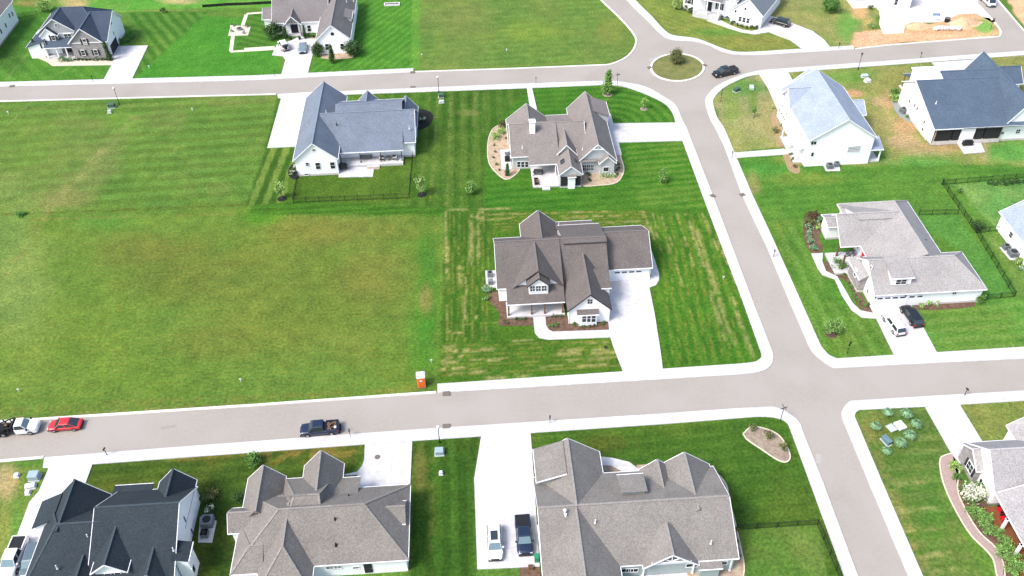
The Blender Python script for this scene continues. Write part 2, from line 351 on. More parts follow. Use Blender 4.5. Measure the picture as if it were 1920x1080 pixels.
bed('brick_path', [zb(960,430),zb(920,450),zb(918,510),zb(940,600),zb(1000,730),zb(1080,860),zb(1150,930),zb(1200,990),zb(1225,1090),zb(1260,1090),zb(1250,1000),zb(1215,930),zb(1130,850),zb(1060,740),zb(1010,620),zb(1020,500),zb(990,430)], mat('pink_pavers', (.30,.22,.20), .15, 5, .9), edge=M_stonew)
bed('mulch_bed', [zb(985,440),zb(1020,490),zb(1040,600),zb(1170,700),zb(1300,960),zb(1340,1100),zb(1262,1090),zb(1250,1000),zb(1215,930),zb(1130,850),zb(1060,740),zb(1010,620),zb(1000,520)], M_mulch)
z4 = Z(1440,100,4)
bed('mulch_bed', [z4(60,400),z4(100,470),z4(125,600),z4(120,690),z4(70,700),z4(50,600),z4(20,480)], mat('straw_bed', (.25,.18,.10), .3, 5, .95))
bed('mulch_bed', [z4(110,760),z4(175,755),z4(240,860),z4(230,900),z4(160,880)], MATS['straw_bed'])
bed('mulch_bed', [(z4(930,290)),z4(990,300),z4(1060,440),z4(1100,520),z4(1000,480),z4(940,400)], mat('grey_slate_bed', (.20,.22,.21), .25, 5, .95))
# roundabout
import itertools
ra = [(1270+49.5*math.cos(t), 127+25.5*math.sin(t)) for t in [2*math.pi*i/40 for i in range(40)]]
rb_ = [(1270+47*math.cos(t), 127+24*math.sin(t)) for t in [2*math.pi*i/40 for i in range(40)]]
w_ = gp(ra); slab('kerb', strip(w_+[w_[0]], .5, True), -.02, .15, M_kerb, True)

# ------------------------------------------------------------------ lawn: one sheet, mowing pattern, dry patches, painted haze and house shadow in its colour
X0, X1, Y0, Y1, ST = -150., 172., 46., 262., .36
nx, ny = int((X1-X0)/ST)+1, int((Y1-Y0)/ST)+1
gx_ = X0+ST*np.arange(nx); gy_ = Y0+ST*np.arange(ny); XX, YY = np.meshgrid(gx_, gy_); XX = XX.ravel(); YY = YY.ravel()
def vnoise(x, y, s, seed):
    rs = np.random.RandomState(seed); T = rs.rand(64, 64)
    u, v = x/s+seed*7.3, y/s+seed*3.1; i, j = np.floor(u).astype(int), np.floor(v).astype(int); a_, b_ = u-i, v-j
    a_ = a_*a_*(3-2*a_); b_ = b_*b_*(3-2*b_)
    g_ = lambda p, q: T[p % 64, q % 64]
    return (g_(i,j)*(1-a_)+g_(i+1,j)*a_)*(1-b_)+(g_(i,j+1)*(1-a_)+g_(i+1,j+1)*a_)*b_
def fbm(x, y, s, seed, o=4):
    r = 0; A = 0; k = 1.
    for q in range(o): r = r+k*vnoise(x, y, s/2**q, seed+q); A += k; k *= .55
    return r/A
def sm(t): t = np.clip(t, 0, 1); return t*t*(3-2*t)
# photo pixel of every sample, so that patches can be read off the photograph
dv = np.stack([XX, YY, np.full_like(XX, -CAM_H)], 1)
ca_, cb_, cc_ = dv@np.array(AX_R), dv@np.array(AX_U), dv@np.array(AX_F)
PXX = 960+FPX*ca_/cc_; PYY = 540-FPX*cb_/cc_
def inpoly(pts, soft=.6, wob=.8):
    P = gp(pts); d = np.full(len(XX), 1e9); ins = np.zeros(len(XX), bool)
    bx0, bx1 = min(p[0] for p in P)-6, max(p[0] for p in P)+6; by0, by1 = min(p[1] for p in P)-6, max(p[1] for p in P)+6
    idx = np.where((XX > bx0) & (XX < bx1) & (YY > by0) & (YY < by1))[0]
    x = XX[idx]+wob*(vnoise(XX[idx], YY[idx], 3, 5)-.5)*2; y = YY[idx]+wob*(vnoise(XX[idx], YY[idx], 3, 6)-.5)*2
    dd = np.full(len(idx), 1e9); ii = np.zeros(len(idx), bool)
    for k in range(len(P)):
        (ax, ay), (bx, by) = P[k], P[(k+1) % len(P)]
        ux, uy = bx-ax, by-ay; l2 = ux*ux+uy*uy+1e-9
        t = np.clip(((x-ax)*ux+(y-ay)*uy)/l2, 0, 1); dd = np.minimum(dd, np.hypot(x-ax-t*ux, y-ay-t*uy))
        c_ = ((ay > y) != (by > y)) & (x < (bx-ax)*(y-ay)/(by-ay+1e-12)+ax); ii ^= c_
    r = np.zeros(len(XX)); r[idx] = sm(.5+np.where(ii, dd, -dd)/(2*max(soft, .05))); return r
C = np.zeros((len(XX), 3))
DS = np.diag([1.20,.97,.80])@(.95*np.eye(3)+.05*np.outer([.2126,.7152,.0722],[1,1,1]))
def nrm(p, q):                    # stripe normal, in degrees, of the ground line through two photo pixels
    a_, b_ = G(*p), G(*q); return math.degrees(math.atan2(b_[1]-a_[1], b_[0]-a_[0]))+90
def disp(c): return np.array([lin(v)/GAIN for v in c])@DS
C[:] = disp((95,150,58))
def paint(mask, c, s=1.0):
    k = (mask*s)[:, None]; C[:] = C*(1-k)+disp(c)[None, :]*k
def region(pts, c, soft=.6, wob=.6, stripe=None, c2=None, blot=0, blotscale=9, seed=11, bc=(140,150,70)):
    m_ = inpoly(pts, soft, wob); paint(m_, c)
    if stripe:
        ang_, per, st = stripe; t = XX*math.cos(RAD(ang_))+YY*math.sin(RAD(ang_)); t = t+.35*(vnoise(XX, YY, 5, 33)-.5)
        s_ = sm(.5+1.6*np.sin(2*math.pi*t/per)); s_ = s_*(.7+.45*fbm(XX, YY, 6, 41))
        paint(np.clip(m_*s_*1.5*st, 0, 1), c2)
    if blot: paint(m_*sm((fbm(XX, YY, blotscale, seed)-.5)*4+.3), bc, blot)
    return m_
def blob(px, py, rx, ry, c, s=.7, seed=3):
    ix = np.where((np.abs(PXX-px) < rx*2) & (np.abs(PYY-py) < ry*2))[0]
    n_ = (fbm(XX[ix], YY[ix], 5, seed)-.5)*.9
    d = np.sqrt(((PXX[ix]-px)/rx)**2+((PYY[ix]-py)/ry)**2)+n_
    k = (sm(1.35-d)*s)[:, None]; C[ix] = C[ix]*(1-k)+disp(c)[None, :]*k
def row(p, q, wd=.5, c=(166,178,118), s=.9, seed=9):
    a_, b_ = Vector(G(*p)), Vector(G(*q)); d = (b_-a_); L_ = d.length; d /= L_; mg = 1.5+wd
    ix = np.where((XX > min(a_.x,b_.x)-mg) & (XX < max(a_.x,b_.x)+mg) & (YY > min(a_.y,b_.y)-mg) & (YY < max(a_.y,b_.y)+mg))[0]; X_, Y_ = XX[ix], YY[ix]
    t = (X_-a_.x)*d.x+(Y_-a_.y)*d.y; n_ = (X_-a_.x)*-d.y+(Y_-a_.y)*d.x+.25*(vnoise(X_, Y_, 4, seed)-.5)
    n_ = n_*(1+.9*(vnoise(X_, Y_, .7, seed+2)-.5)); k = sm(1.25-np.abs(n_)/(wd*.6))*(.6+.5*vnoise(X_, Y_, .5, seed+4))
    k = k*sm(t*1.2+.5)*sm((L_-t)*1.2+.5)*sm((vnoise(X_, Y_, .9, seed+1)-.22)*3)
    k = (k*s)[:, None]; C[ix] = C[ix]*(1-k)+disp(c)[None, :]*k
# big lots
region([(-100,190),(520,176),(500,275),(460,388),(230,400),(-100,400)], (98,154,62), stripe=(92,3.4,.6), c2=(88,136,50), blot=.4, blotscale=10, bc=(132,158,86), soft=.6)
region([(-100,400),(230,400),(470,388),(850,392),(822,720),(818,738),(480,760),(-100,797)], (102,150,58), soft=5, wob=5, stripe=(88,1.5,.15), c2=(124,150,60), blot=.4, blotscale=11, bc=(98,146,44), seed=14)
blob(560,560,260,130,(118,140,60),.45); blob(640,430,170,30,(128,136,64),.5); blob(700,520,70,50,(132,140,70),.4,27); blob(250,470,90,30,(122,136,62),.4,28); blob(420,640,150,30,(120,140,60),.35,29); blob(150,640,140,90,(112,154,50),.4,5); blob(30,560,90,120,(130,168,84),.55,6); blob(330,500,140,60,(116,132,56),.45,7); blob(20,480,70,150,(126,168,90),.5,30); blob(40,690,90,60,(118,160,66),.4,34)  # the paler blobs at the left edge are haze put into the grass colour
blob(800,560,22,110,(62,142,36),.75,8); blob(790,640,34,80,(66,146,38),.6,9); blob(800,470,18,60,(78,140,48),.5,4); blob(798,562,15,32,(140,146,84),.7,12); blob(490,405,40,20,(82,156,28),.8,13); blob(40,402,16,8,(70,150,40),.8,2)
blob(190,300,40,36,(136,156,96),.5,21); blob(150,345,46,36,(132,154,92),.5,26); blob(120,380,50,14,(138,156,94),.5,27); blob(150,230,60,16,(140,162,92),.4,28); blob(120,370,60,18,(150,156,95),.4,22); blob(200,420,60,16,(86,160,60),.5,23); blob(230,232,40,20,(110,172,60),.5,24); blob(60,260,90,50,(122,164,72),.4,25)
row((0,402),(470,384),.5,(96,104,36),.8); row((60,412),(440,400),.8,(140,148,80),.4); row((0,250),(60,190),.5,(140,166,100),.6); row((0,310),(75,235),.5,(140,166,100),.6); row((10,520),(90,400),1.0,(142,146,92),.5); row((80,400),(260,215),2.2,(146,164,102),.5); row((0,470),(70,400),.3,(92,120,50),.5)
row((0,770),(480,745),1.4,(128,140,66),.5); row((0,783),(480,757),.5,(150,150,96),.6); row((480,745),(780,730),1.2,(130,142,66),.5); row((0,205),(500,190),1.5,(132,160,84),.4)
# A2 and surroundings
region([(500,277),(560,276),(552,300),(549,380),(460,388)], (62,112,32), .4, .2, (nrm((530,280),(490,383)),2.6,.75), (112,156,66))
region([(527,184),(521,183),(497,277),(507,277)], (66,120,34), .4, .2)
region([(540,330),(770,260),(800,250),(775,380),(540,392)], (78,126,36), .4, .3, blot=.4, bc=(98,142,48))
region([(652,178),(960,166),(990,166),(996,200),(915,250),(905,395),(760,395),(780,240),(700,200)], (64,118,32), .4, .2, (-1,2.6,.35), (96,142,56), blot=.35, bc=(82,140,44))
row((821,180),(805,390),.7,(128,160,84),.6); row((845,175),(838,390),.9,(132,162,88),.55); row((868,175),(864,390),.5,(120,156,78),.5); row((893,172),(890,240),.9,(132,162,92),.45)
row((806,176),(790,330),.6,(122,154,74),.5); row((908,172),(905,250),.5,(120,150,76),.5); blob(845,300,70,50,(98,140,54),.45,33); row((857,172),(852,390),.35,(44,92,20),.7); row((882,172),(878,390),.5,(44,92,20),.7); row((832,178),(822,390),.4,(48,96,22),.6)
blob(880,212,24,7,(140,158,92),.5,31); blob(690,185,60,8,(100,148,50),.5,32)
region([(549,376),(905,392),(1330,380),(1336,400),(850,404),(470,402),(470,388)], (74,138,34), .6, .4, (90,1.6,.45), (58,112,24))
# A3 lawn
region([(915,252),(990,166),(1132,159),(1200,172),(1250,197),(1267,230),(1281,262),(1332,392),(905,396)], (58,130,28), .4, .3, (92,2.1,.7), (74,142,40), blot=.2, bc=(90,144,44))
region([(1165,250),(1275,262),(1312,345),(1335,392),(1200,390)], (66,138,30), .5, .4, (94,1.9,.65), (96,156,52), blot=.25, bc=(116,156,66))
cx_, cy_ = G(1150, 232); rr_ = np.hypot(XX-cx_, YY-cy_); mk = inpoly([(1140,165),(1200,172),(1250,197),(1261,212),(1266,228),(1148,231),(1110,200)], .4, .2)
paint(mk, (60,132,28)); paint(mk*sm(.5+1.5*np.sin(2*math.pi*rr_/2.3)), (96,158,56), .65)
# C lawn
mC = region([(840,394),(1330,396),(1391,560),(1425,655),(1423,674),(1380,682),(1170,696),(820,720)], (74,128,32), .4, .3, (90,1.7,.25), (84,136,38), blot=.3, bc=(92,132,40))
region([(840,396),(925,400),(920,600),(940,640),(832,640)], (58,116,26), .6, .4, (0,1.9,.35), (86,130,44))
region([(1218,400),(1330,396),(1391,560),(1425,655),(1420,672),(1380,682),(1246,690),(1220,520)], (64,130,30), .6, .4, (nrm((1305,432),(1357,585)),1.9,.45), (96,150,44), blot=.3, bc=(74,146,34))
for a_, b_, w_ in (((838.7,462),(838.5,522),.6),((862,497),(863,540),.5),((874,520),(872,600),.3),((885,395),(883,500),.7),((896,395),(897,492),.6),((906,395),(906,415),.7),((836,395),(836,650),.25),((838,393),(955,391),.6),((915,402),(1090,399),.5),((912,412),(960,410),.35),((1056,407),(1165,404),.6),((1060,398),(1150,396),.4),((1139,428),(1217,424),.6),((1120,418),(1205,414),.5),((1056,421),(1120,419),.35),
  ((1205,395),(1228,450),.5),((1224,400),(1240,470),.35),((1305,430),(1357,585),.8),((1285,400),(1320,500),.6),((1323,523),(1362,640),.45),((1372,557),(1413,672),.6),((1345,450),(1392,558),.5),((1268,400),(1300,500),.4),((1318,400),(1345,470),.5),((1250,450),(1290,560),.3),((1355,585),(1380,650),.5),((1240,405),(1262,460),.35),
  ((832,651),(851,650),.8),((832,659),(928,655),.75),((835,670.5),(870,669),.7),((828,680),(962,673),.75),((825,692),(900,687),.7),((842,701),(922,695),.7),((910,711),(1000,703),.8),((1047,659),(1140,654),.6),((1035,667),(1155,660),.7),((1065,676),(1160,669),.6),((1080,688),(1162,682),.6),((1010,690),(1060,684),.35),((850,610),(935,606),.3),((893,592),(896,612),.6),((960,640),(1000,637),.4),((838,623),(870,625),.4),((1100,645),(1140,642),.3)):
    row(a_, b_, w_)
for k in range(9): row((842+k*9.5, 400), (838+k*9.2, 640), .3, (130,156,66), .7, 100+k)
for k in range(10): row((1232+k*13, 402), (1262+k*15.5, 676-k*1.0), .32, (138,160,66), .7, 120+k)
for k in range(6): row((925, 402+k*6.0), (1215, 396+k*6.0), .35, (146,158,74), .75, 140+k)
for k in range(7): row((830, 648+k*9.5), (1160, 640+k*7.5), .35, (138,152,72), .7, 160+k)
# SE blocks
region([(1337,192),(1355,166),(1405,142),(1430,139),(1474,240),(1470,278),(1377,286),(1345,220)], (158,176,122), .6, .8, blot=.6, bc=(140,170,84), blotscale=5)
blob(1400,165,40,16,(100,168,74),.8,35); blob(1372,200,16,40,(120,172,72),.6,36); blob(1440,215,26,40,(164,172,118),.6,37); blob(1412,192,8,20,(118,164,70),.8,38)
region([(1480,136),(1747,118),(2010,95),(2010,330),(1480,330),(1495,180)], (146,166,98), .6, .8, blot=.5, bc=(124,166,80), blotscale=6, seed=17)
blob(1590,145,60,18,(108,172,70),.8,41); blob(1600,175,26,9,(206,180,142),.9,42); blob(1650,190,24,10,(188,180,148),.6,43); blob(1670,230,40,22,(176,178,126),.6,44); blob(1665,190,26,20,(204,182,144),.8,38); blob(1700,240,28,26,(202,180,140),.85,39); blob(1760,275,60,10,(202,178,138),.7,40); blob(1690,265,35,16,(198,184,152),.75,45); blob(1740,285,60,10,(182,182,136),.65,46); blob(1850,280,12,20,(192,182,150),.7,47); blob(1700,150,60,16,(140,156,84),.7,48)
blob(1730,310,90,18,(84,172,72),.8,49); blob(1640,290,30,20,(84,160,62),.8,50); blob(1900,285,60,24,(86,178,78),.85,51); blob(1700,345,60,10,(170,176,100),.5,52); row((1633,165),(1705,270),.5,(190,196,130),.7); row((1650,140),(1640,170),.4,(180,190,120),.6)
region([(1381,296),(1485,287),(1500,310),(2010,310),(2010,648),(1677,666),(1572,672),(1550,661),(1537,643),(1500,560),(1436,420)], (84,152,54), .6, .6, (90,2.2,.3), (66,132,40), blot=.35, bc=(108,164,66))
region([(1440,420),(1520,405),(1545,560),(1640,597),(1675,664),(1572,671),(1537,643)], (84,146,50), .6, .3, (nrm((1427,400),(1508,560)),2.4,.6), (104,162,70), blot=.3, bc=(116,150,60))
region([(1706,565),(1850,560),(2010,560),(2010,645),(1757,660)], (98,158,60), .6, .3, (92,2.2,.45), (122,170,80), blot=.35, bc=(90,186,74))
blob(1440,320,50,20,(74,160,62),.8,61); blob(1410,340,16,20,(156,166,108),.6,62); blob(1470,300,30,10,(150,168,80),.5,63); blob(1415,355,14,10,(160,168,108),.5,64); blob(1520,335,90,12,(120,160,66),.6,65)
region([(1690,405),(1790,400),(1905,545),(1850,560),(1800,470)], (84,162,66), .4, .2, blot=.3, bc=(100,160,74))
region([(1790,345),(2010,330),(2010,420),(1870,432)], (104,176,88), .4, .4, blot=.4, bc=(136,176,98))
region([(1845,440),(1880,435),(2010,560),(2010,640),(1915,560)], (104,156,70), .4, .4)
row((1800,350),(1915,535),.5,(130,170,92),.5)
# top lots
region([(-100,60),(-100,156),(210,148),(250,60),(120,-40),(-100,-40)], (78,150,46), .6, .4, (40,3.0,.35), (98,168,66))
row((10,150),(110,30),.8,(134,180,96),.6); row((95,147),(140,122),.7,(128,178,90),.6); row((122,147),(150,122),.7,(128,178,90),.6); row((70,146),(120,140),.4,(110,170,70),.5)
blob(20,105,34,36,(66,116,46),.7,71); blob(60,50,26,30,(64,130,40),.6,72)
region([(245,148),(280,84),(250,20),(525,40),(525,140)], (72,158,44), .5, .3, blot=.3, bc=(88,170,54))
region([(228,24),(390,22),(255,145),(262,96),(280,84)], (66,132,38), .5, .2, (nrm((300,25),(345,75)),2.6,.6), (96,158,62))
region([(100,-40),(640,-40),(640,12),(390,15),(230,22),(120,24)], (92,180,60), .8, .8, blot=.4, bc=(130,186,84))
blob(140,4,32,14,(214,196,150),.75,73); blob(340,2,40,8,(214,204,160),.7,74); row((150,22),(370,19),.7,(170,178,110),.6); blob(60,6,50,7,(150,146,90),.7,75)
region([(580,-40),(790,-40),(784,128),(577,137),(600,100)], (72,150,42), .5, .2, (-32,1.9,.5), (94,168,58))
region([(774,-40),(790,-40),(788,128),(770,130)], (98,170,60), .4, .2); blob(645,60,26,60,(52,118,36),.6,76)
region([(465,28),(512,24),(515,85),(440,92)], (84,150,50), .4, .2, (60,2.4,.5), (60,120,36))
region([(788,-40),(1100,-40),(1160,32),(1190,65),(1188,95),(1165,110),(1130,121),(788,133)], (106,156,70), .5, .4, (92,2.6,.4), (90,144,56), blot=.4, bc=(122,152,78), seed=19)
blob(850,35,60,40,(126,150,84),.5,77); blob(1000,60,60,20,(128,172,60),.5,78); blob(1150,60,30,30,(138,156,78),.5,79); row((800,128),(1130,117),1.2,(140,164,86),.4)
region([(1165,-40),(1192,0),(1222,30),(1260,65),(1302,71),(1357,91),(1385,97),(1500,92),(1482,75),(1400,50),(1330,30),(1250,-40)], (126,158,72), .5, .4, (45,1.8,.35), (156,172,92), blot=.4, bc=(104,158,64))
blob(1340,60,60,9,(88,158,62),.7,81); blob(1420,80,60,10,(150,160,84),.5,82)
region([(1440,28),(1470,-40),(1650,-40),(1650,20),(1602,85),(1556,88),(1524,58)], (150,170,104), .6, .8, blot=.5, bc=(120,168,84), blotscale=6)
blob(1590,50,24,28,(100,180,80),.8,83); blob(1610,20,18,14,(226,198,156),.8,84)
region([(1600,60),(1660,58),(1700,60),(1870,62),(1872,69),(1665,85),(1602,92)], (236,206,172), .7, 1.0, blot=.4, bc=(222,196,164), blotscale=4)
region([(1694,60),(1697,47),(1750,43),(1790,28),(1835,25),(1862,42),(1870,64)], (232,198,160), .6, .8, blot=.4, bc=(236,200,160), blotscale=4)
blob(1630,45,14,12,(206,196,126),.7,85); blob(1846,50,18,14,(118,204,96),.9,86)
region([(1874,-40),(1900,20),(1925,55),(2060,60),(2060,-40)], (238,210,176), .5, .8)
region(rb_, (136,146,80), .3, .1, blot=.5, bc=(158,158,92), blotscale=4)
# bottom lots
region([(-100,872),(82,878),(90,880),(55,940),(0,1075),(-60,1190),(-200,1190)], (112,158,66), .5, .4, blot=.4, bc=(150,164,92), blotscale=5)
blob(12,905,26,34,(196,184,142),.75,91); blob(30,1000,14,60,(84,166,64),.6,92)
region([(173,871),(684,833),(683,865),(640,900),(440,1200),(350,1200),(160,905)], (66,104,32), .5, .4, (93,1.8,.4), (82,124,40), blot=.35, bc=(110,120,46))
row((300,862),(650,838),1.0,(142,132,66),.6); row((500,858),(670,850),1.2,(150,138,70),.6); row((500,868),(640,864),.8,(110,112,40),.6); blob(415,950,30,60,(46,84,28),.7,93); blob(420,1040,30,60,(38,76,24),.7,94)  # the two dark green blobs are house shadow painted into the lawn
region([(773,827),(902,818),(888,900),(893,1068),(890,1200),(765,1200)], (56,104,28), .5, .2, (1,2.2,.4), (74,128,38), blot=.3, bc=(86,112,40))
blob(788,880,14,60,(122,128,66),.7,95); row((812,840),(806,1080),.8,(112,128,60),.5); row((848,830),(850,1080),.7,(76,134,44),.6); row((770,830),(766,1080),.5,(104,116,48),.6)
region([(995,811),(1240,795),(1437,781),(1470,788),(1480,800),(1583,1080),(1600,1200),(1000,1200)], (66,118,34), .5, .3, (93,2.0,.35), (82,134,42), blot=.35, bc=(96,128,46))
blob(1130,832,50,18,(98,110,44),.5,96); blob(1400,980,30,70,(44,96,28),.55,97)  # last blob: shadow on the grass east of the house, painted as darker green
region([(1378,995),(1532,985),(1578,1200),(1378,1200)], (92,146,56), .3, .1, (3,2.2,.25), (76,134,44), blot=.5, bc=(124,154,80), blotscale=6)
region([(1603,779),(1613,768),(1735,763),(1783,848),(1765,880),(1800,1000),(1850,1100),(1850,1200),(1773,1175),(1731,1080),(1653,900)], (94,140,60), .5, .3, (91,2.3,.4), (124,156,84), blot=.4, bc=(84,136,48))
blob(1640,800,30,30,(140,148,78),.5,98); row((1610,785),(1745,1090),2.2,(148,158,96),.6); row((1690,1075),(1810,1066),.5,(156,172,108),.8); blob(1750,960,30,70,(80,146,50),.6,99); row((1650,960),(1760,952),.5,(156,176,112),.9); row((1665,1000),(1770,990),.5,(156,176,112),.9); row((1680,1045),(1800,1035),.6,(160,176,112),.9); row((1640,910),(1740,905),.45,(150,170,104),.8)
region([(1799,757),(2010,745),(2010,830),(1843,829)], (126,160,80), .5, .3, (91,2.0,.4), (104,144,62), blot=.4, bc=(156,168,96))
# overall mottling
n1 = fbm(XX, YY, 3.0, 51, 4)-.5; n2 = fbm(XX, YY, 12., 61, 3)-.5
n3 = fbm(XX, YY, 1.2, 71, 2)-.5; C *= (1+.30*n1+.14*n2+.20*n3)[:, None]; C[:, 0] *= 1+.14*n2+.2*n1; C = np.clip(C, .004, .8)
me = bpy.data.meshes.new('lawn'); nv = len(XX); nf = (nx-1)*(ny-1)
me.vertices.add(nv); co = np.zeros((nv, 3), np.float32); co[:, 0] = XX; co[:, 1] = YY; me.vertices.foreach_set('co', co.ravel())
ii, jj = np.meshgrid(np.arange(nx-1), np.arange(ny-1)); b0 = (jj*nx+ii).ravel()
q = np.stack([b0, b0+1, b0+1+nx, b0+nx], 1).astype(np.int32)
me.loops.add(nf*4); me.loops.foreach_set('vertex_index', q.ravel()); me.polygons.add(nf); me.polygons.foreach_set('loop_start', np.arange(0, nf*4, 4, dtype=np.int32))
try: me.polygons.foreach_set('loop_total', np.full(nf, 4, np.int32))
except Exception: pass
at_ = me.color_attributes.new('tone', 'FLOAT_COLOR', 'POINT'); cc4 = np.ones((nv, 4), np.float32); cc4[:, :3] = C; at_.data.foreach_set('color', cc4.ravel())
me.update(calc_edges=True)
mt = bpy.data.materials.new('lawn_grass'); mt.use_nodes = True; t = mt.node_tree; N = t.nodes; L = t.links; b = N['Principled BSDF']; b.inputs['Roughness'].default_value = .95; b.inputs['Specular IOR Level'].default_value = .1
at = N.new('ShaderNodeAttribute'); at.attribute_name = 'tone'; g = N.new('ShaderNodeNewGeometry'); cur = at.outputs['Color']
fh = None
for sc_, lo, hi, dt in ((2.2,.72,1.28,6), (8.,.70,1.34,3), (.45,.90,1.10,3)):
    n = N.new('ShaderNodeTexNoise'); n.inputs['Scale'].default_value = sc_; n.inputs['Detail'].default_value = dt; L.new(g.outputs['Position'], n.inputs['Vector'])
    mr = N.new('ShaderNodeMapRange'); mr.inputs[1].default_value = .33; mr.inputs[2].default_value = .67; mr.inputs[3].default_value = lo; mr.inputs[4].default_value = hi; L.new(n.outputs['Fac'], mr.inputs[0])
    vm = N.new('ShaderNodeVectorMath'); vm.operation = 'SCALE'; L.new(cur, vm.inputs[0]); L.new(mr.outputs[0], vm.inputs['Scale']); cur = vm.outputs[0]; fh = fh or n.outputs['Fac']
# yellowish / bluish grass tint
n = N.new('ShaderNodeTexNoise'); n.inputs['Scale'].default_value = 1.1; n.inputs['Detail'].default_value = 6; L.new(g.outputs['Position'], n.inputs['Vector'])
mr = N.new('ShaderNodeMapRange'); mr.inputs[1].default_value = .5; mr.inputs[2].default_value = .75; mr.inputs[3].default_value = 0; mr.inputs[4].default_value = .35; L.new(n.outputs['Fac'], mr.inputs[0])
mx = N.new('ShaderNodeMix'); mx.data_type = 'RGBA'; mx.blend_type = 'MULTIPLY'; L.new(mr.outputs[0], mx.inputs['Factor']); L.new(cur, mx.inputs['A']); mx.inputs['B'].default_value = (1.5, 1.05, .9, 1); L.new(mx.outputs['Result'], b.inputs['Base Color'])
bp = N.new('ShaderNodeBump'); bp.inputs['Strength'].default_value = .35; bp.inputs['Distance'].default_value = .08; L.new(fh, bp.inputs['Height']); L.new(bp.outputs[0], b.inputs['Normal'])
me.materials.append(mt); lo_ = bpy.data.objects.new('lawn', me); col.objects.link(lo_); lo_['kind'] = 'structure'
M_far = mat('far_grass', D(100,150,66), .2, .4, .95, var2=.25, scale2=.02)
MB().prism([(-3000,-3000),(3000,-3000),(3000,3000),(-3000,3000)], None, -.05).build('ground', M_far)['kind'] = 'structure'
for px, py in ((837,738.5),(837,800),(774,136),(774,164),(23,162)):   # kerb-side storm drains
    x, y = G(px, py)
    MB().box(x-.55, x+.55, y-.4, y+.4, 0, .15, 0).build('storm_drain', M_grate)['kind'] = 'structure'
for px, py in ((1336,368),(1392,366),(1218,127.5),(1321,123)):
    x, y = G(px, py); MB().obox((x, y), .45, .45, 0, .16, .4).build('storm_drain', M_grate)['kind'] = 'structure'
x, y = G(708, 858); MB().cyl((x, y, .1), (x, y, .15), .4, n=20).build('manhole_cover', M_grate)['kind'] = 'structure'

# asphalt repairs, seams and stains
M_patch = mat('asphalt_patch', D(190,185,178), .08, 3, .95); M_patch2 = mat('asphalt_pale_stain', D(214,210,204), .06, 3, .95); M_seam = mat('asphalt_seam', D(170,163,156), .1, 3, .95)
for p_ in ([(640,806),(660,800),(664,806),(650,812)], [(300,800),(330,796),(332,800),(303,806)]): slab('road_patch', p_, None, .018, M_patch)
for p_ in ([(1330,395),(1336,394),(1348,416),(1342,418)], [(1530,850),(1540,852),(1538,870),(1530,868)], [(1215,110),(1235,106),(1232,112),(1218,114)]): slab('road_stain', p_, None, .019, M_patch2)
def wig(a_, b_, n_, amp, sd_):
    rs = random.Random(sd_); return [(a_[0]+(b_[0]-a_[0])*i/n_+rs.uniform(-amp, amp), a_[1]+(b_[1]-a_[1])*i/n_+rs.uniform(-amp, amp)*.5) for i in range(n_+1)]
for a_, b_, w__ in (((0,829),(1500,732),.10),((0,176),(1150,137),.10),((1316,210),(1500,690),.10),((1480,128),(1900,76),.10),((1560,780),(1655,1080),.10),((900,752),(960,800),.05),((300,790),(420,835),.05),((1390,470),(1440,520),.05),((1420,730),(1520,745),.06),((1000,738),(1060,768),.05),((700,765),(760,790),.05),((1600,705),(1750,700),.05)):
    slab('road_seam', strip(gp(wig(a_, b_, 24, .8, int(a_[0]))), w__, True), None, .016, M_seam)
M_isl = mat('island_grass', D(134,142,80), .28, 2.5, .95, .3, detail=6, tint=(D(158,156,92), .5))
o = MB().prism(gp(rb_), .01, .12).build('traffic_island', M_isl); tag(o, kind='structure')

# ------------------------------------------------------------------ houses
SH_C = shingles('brown_shingles', (0.112,0.099,0.093)); SH_A2 = shingles('blue_grey_shingles', (0.130,0.154,0.192)); SH_A3 = shingles('taupe_shingles', (0.178,0.160,0.150))
SH_R = shingles('pale_grey_shingles', (0.259,0.248,0.240)); SH_B1 = shingles('dark_slate_shingles', (.027,.036,.043)); SH_B2 = shingles('warm_grey_shingles', (0.164,0.152,0.138)); SH_B3 = shingles('grey_taupe_shingles', (0.175,0.164,0.151))
SH_A4 = shingles('pale_blue_shingles', (0.254,0.294,0.356)); SH_A5 = shingles('steel_blue_shingles', (0.067,0.095,0.132)); SH_TL = shingles('navy_grey_shingles', (0.045,0.060,0.086)); SH_TC = shingles('mauve_grey_shingles', (0.153,0.141,0.140)); SH_BR = shingles('silver_grey_shingles', (0.270,0.259,0.259))
M_metalroof = mat('dark_metal_roof', (.05,.07,.10), .1, 2, .4)

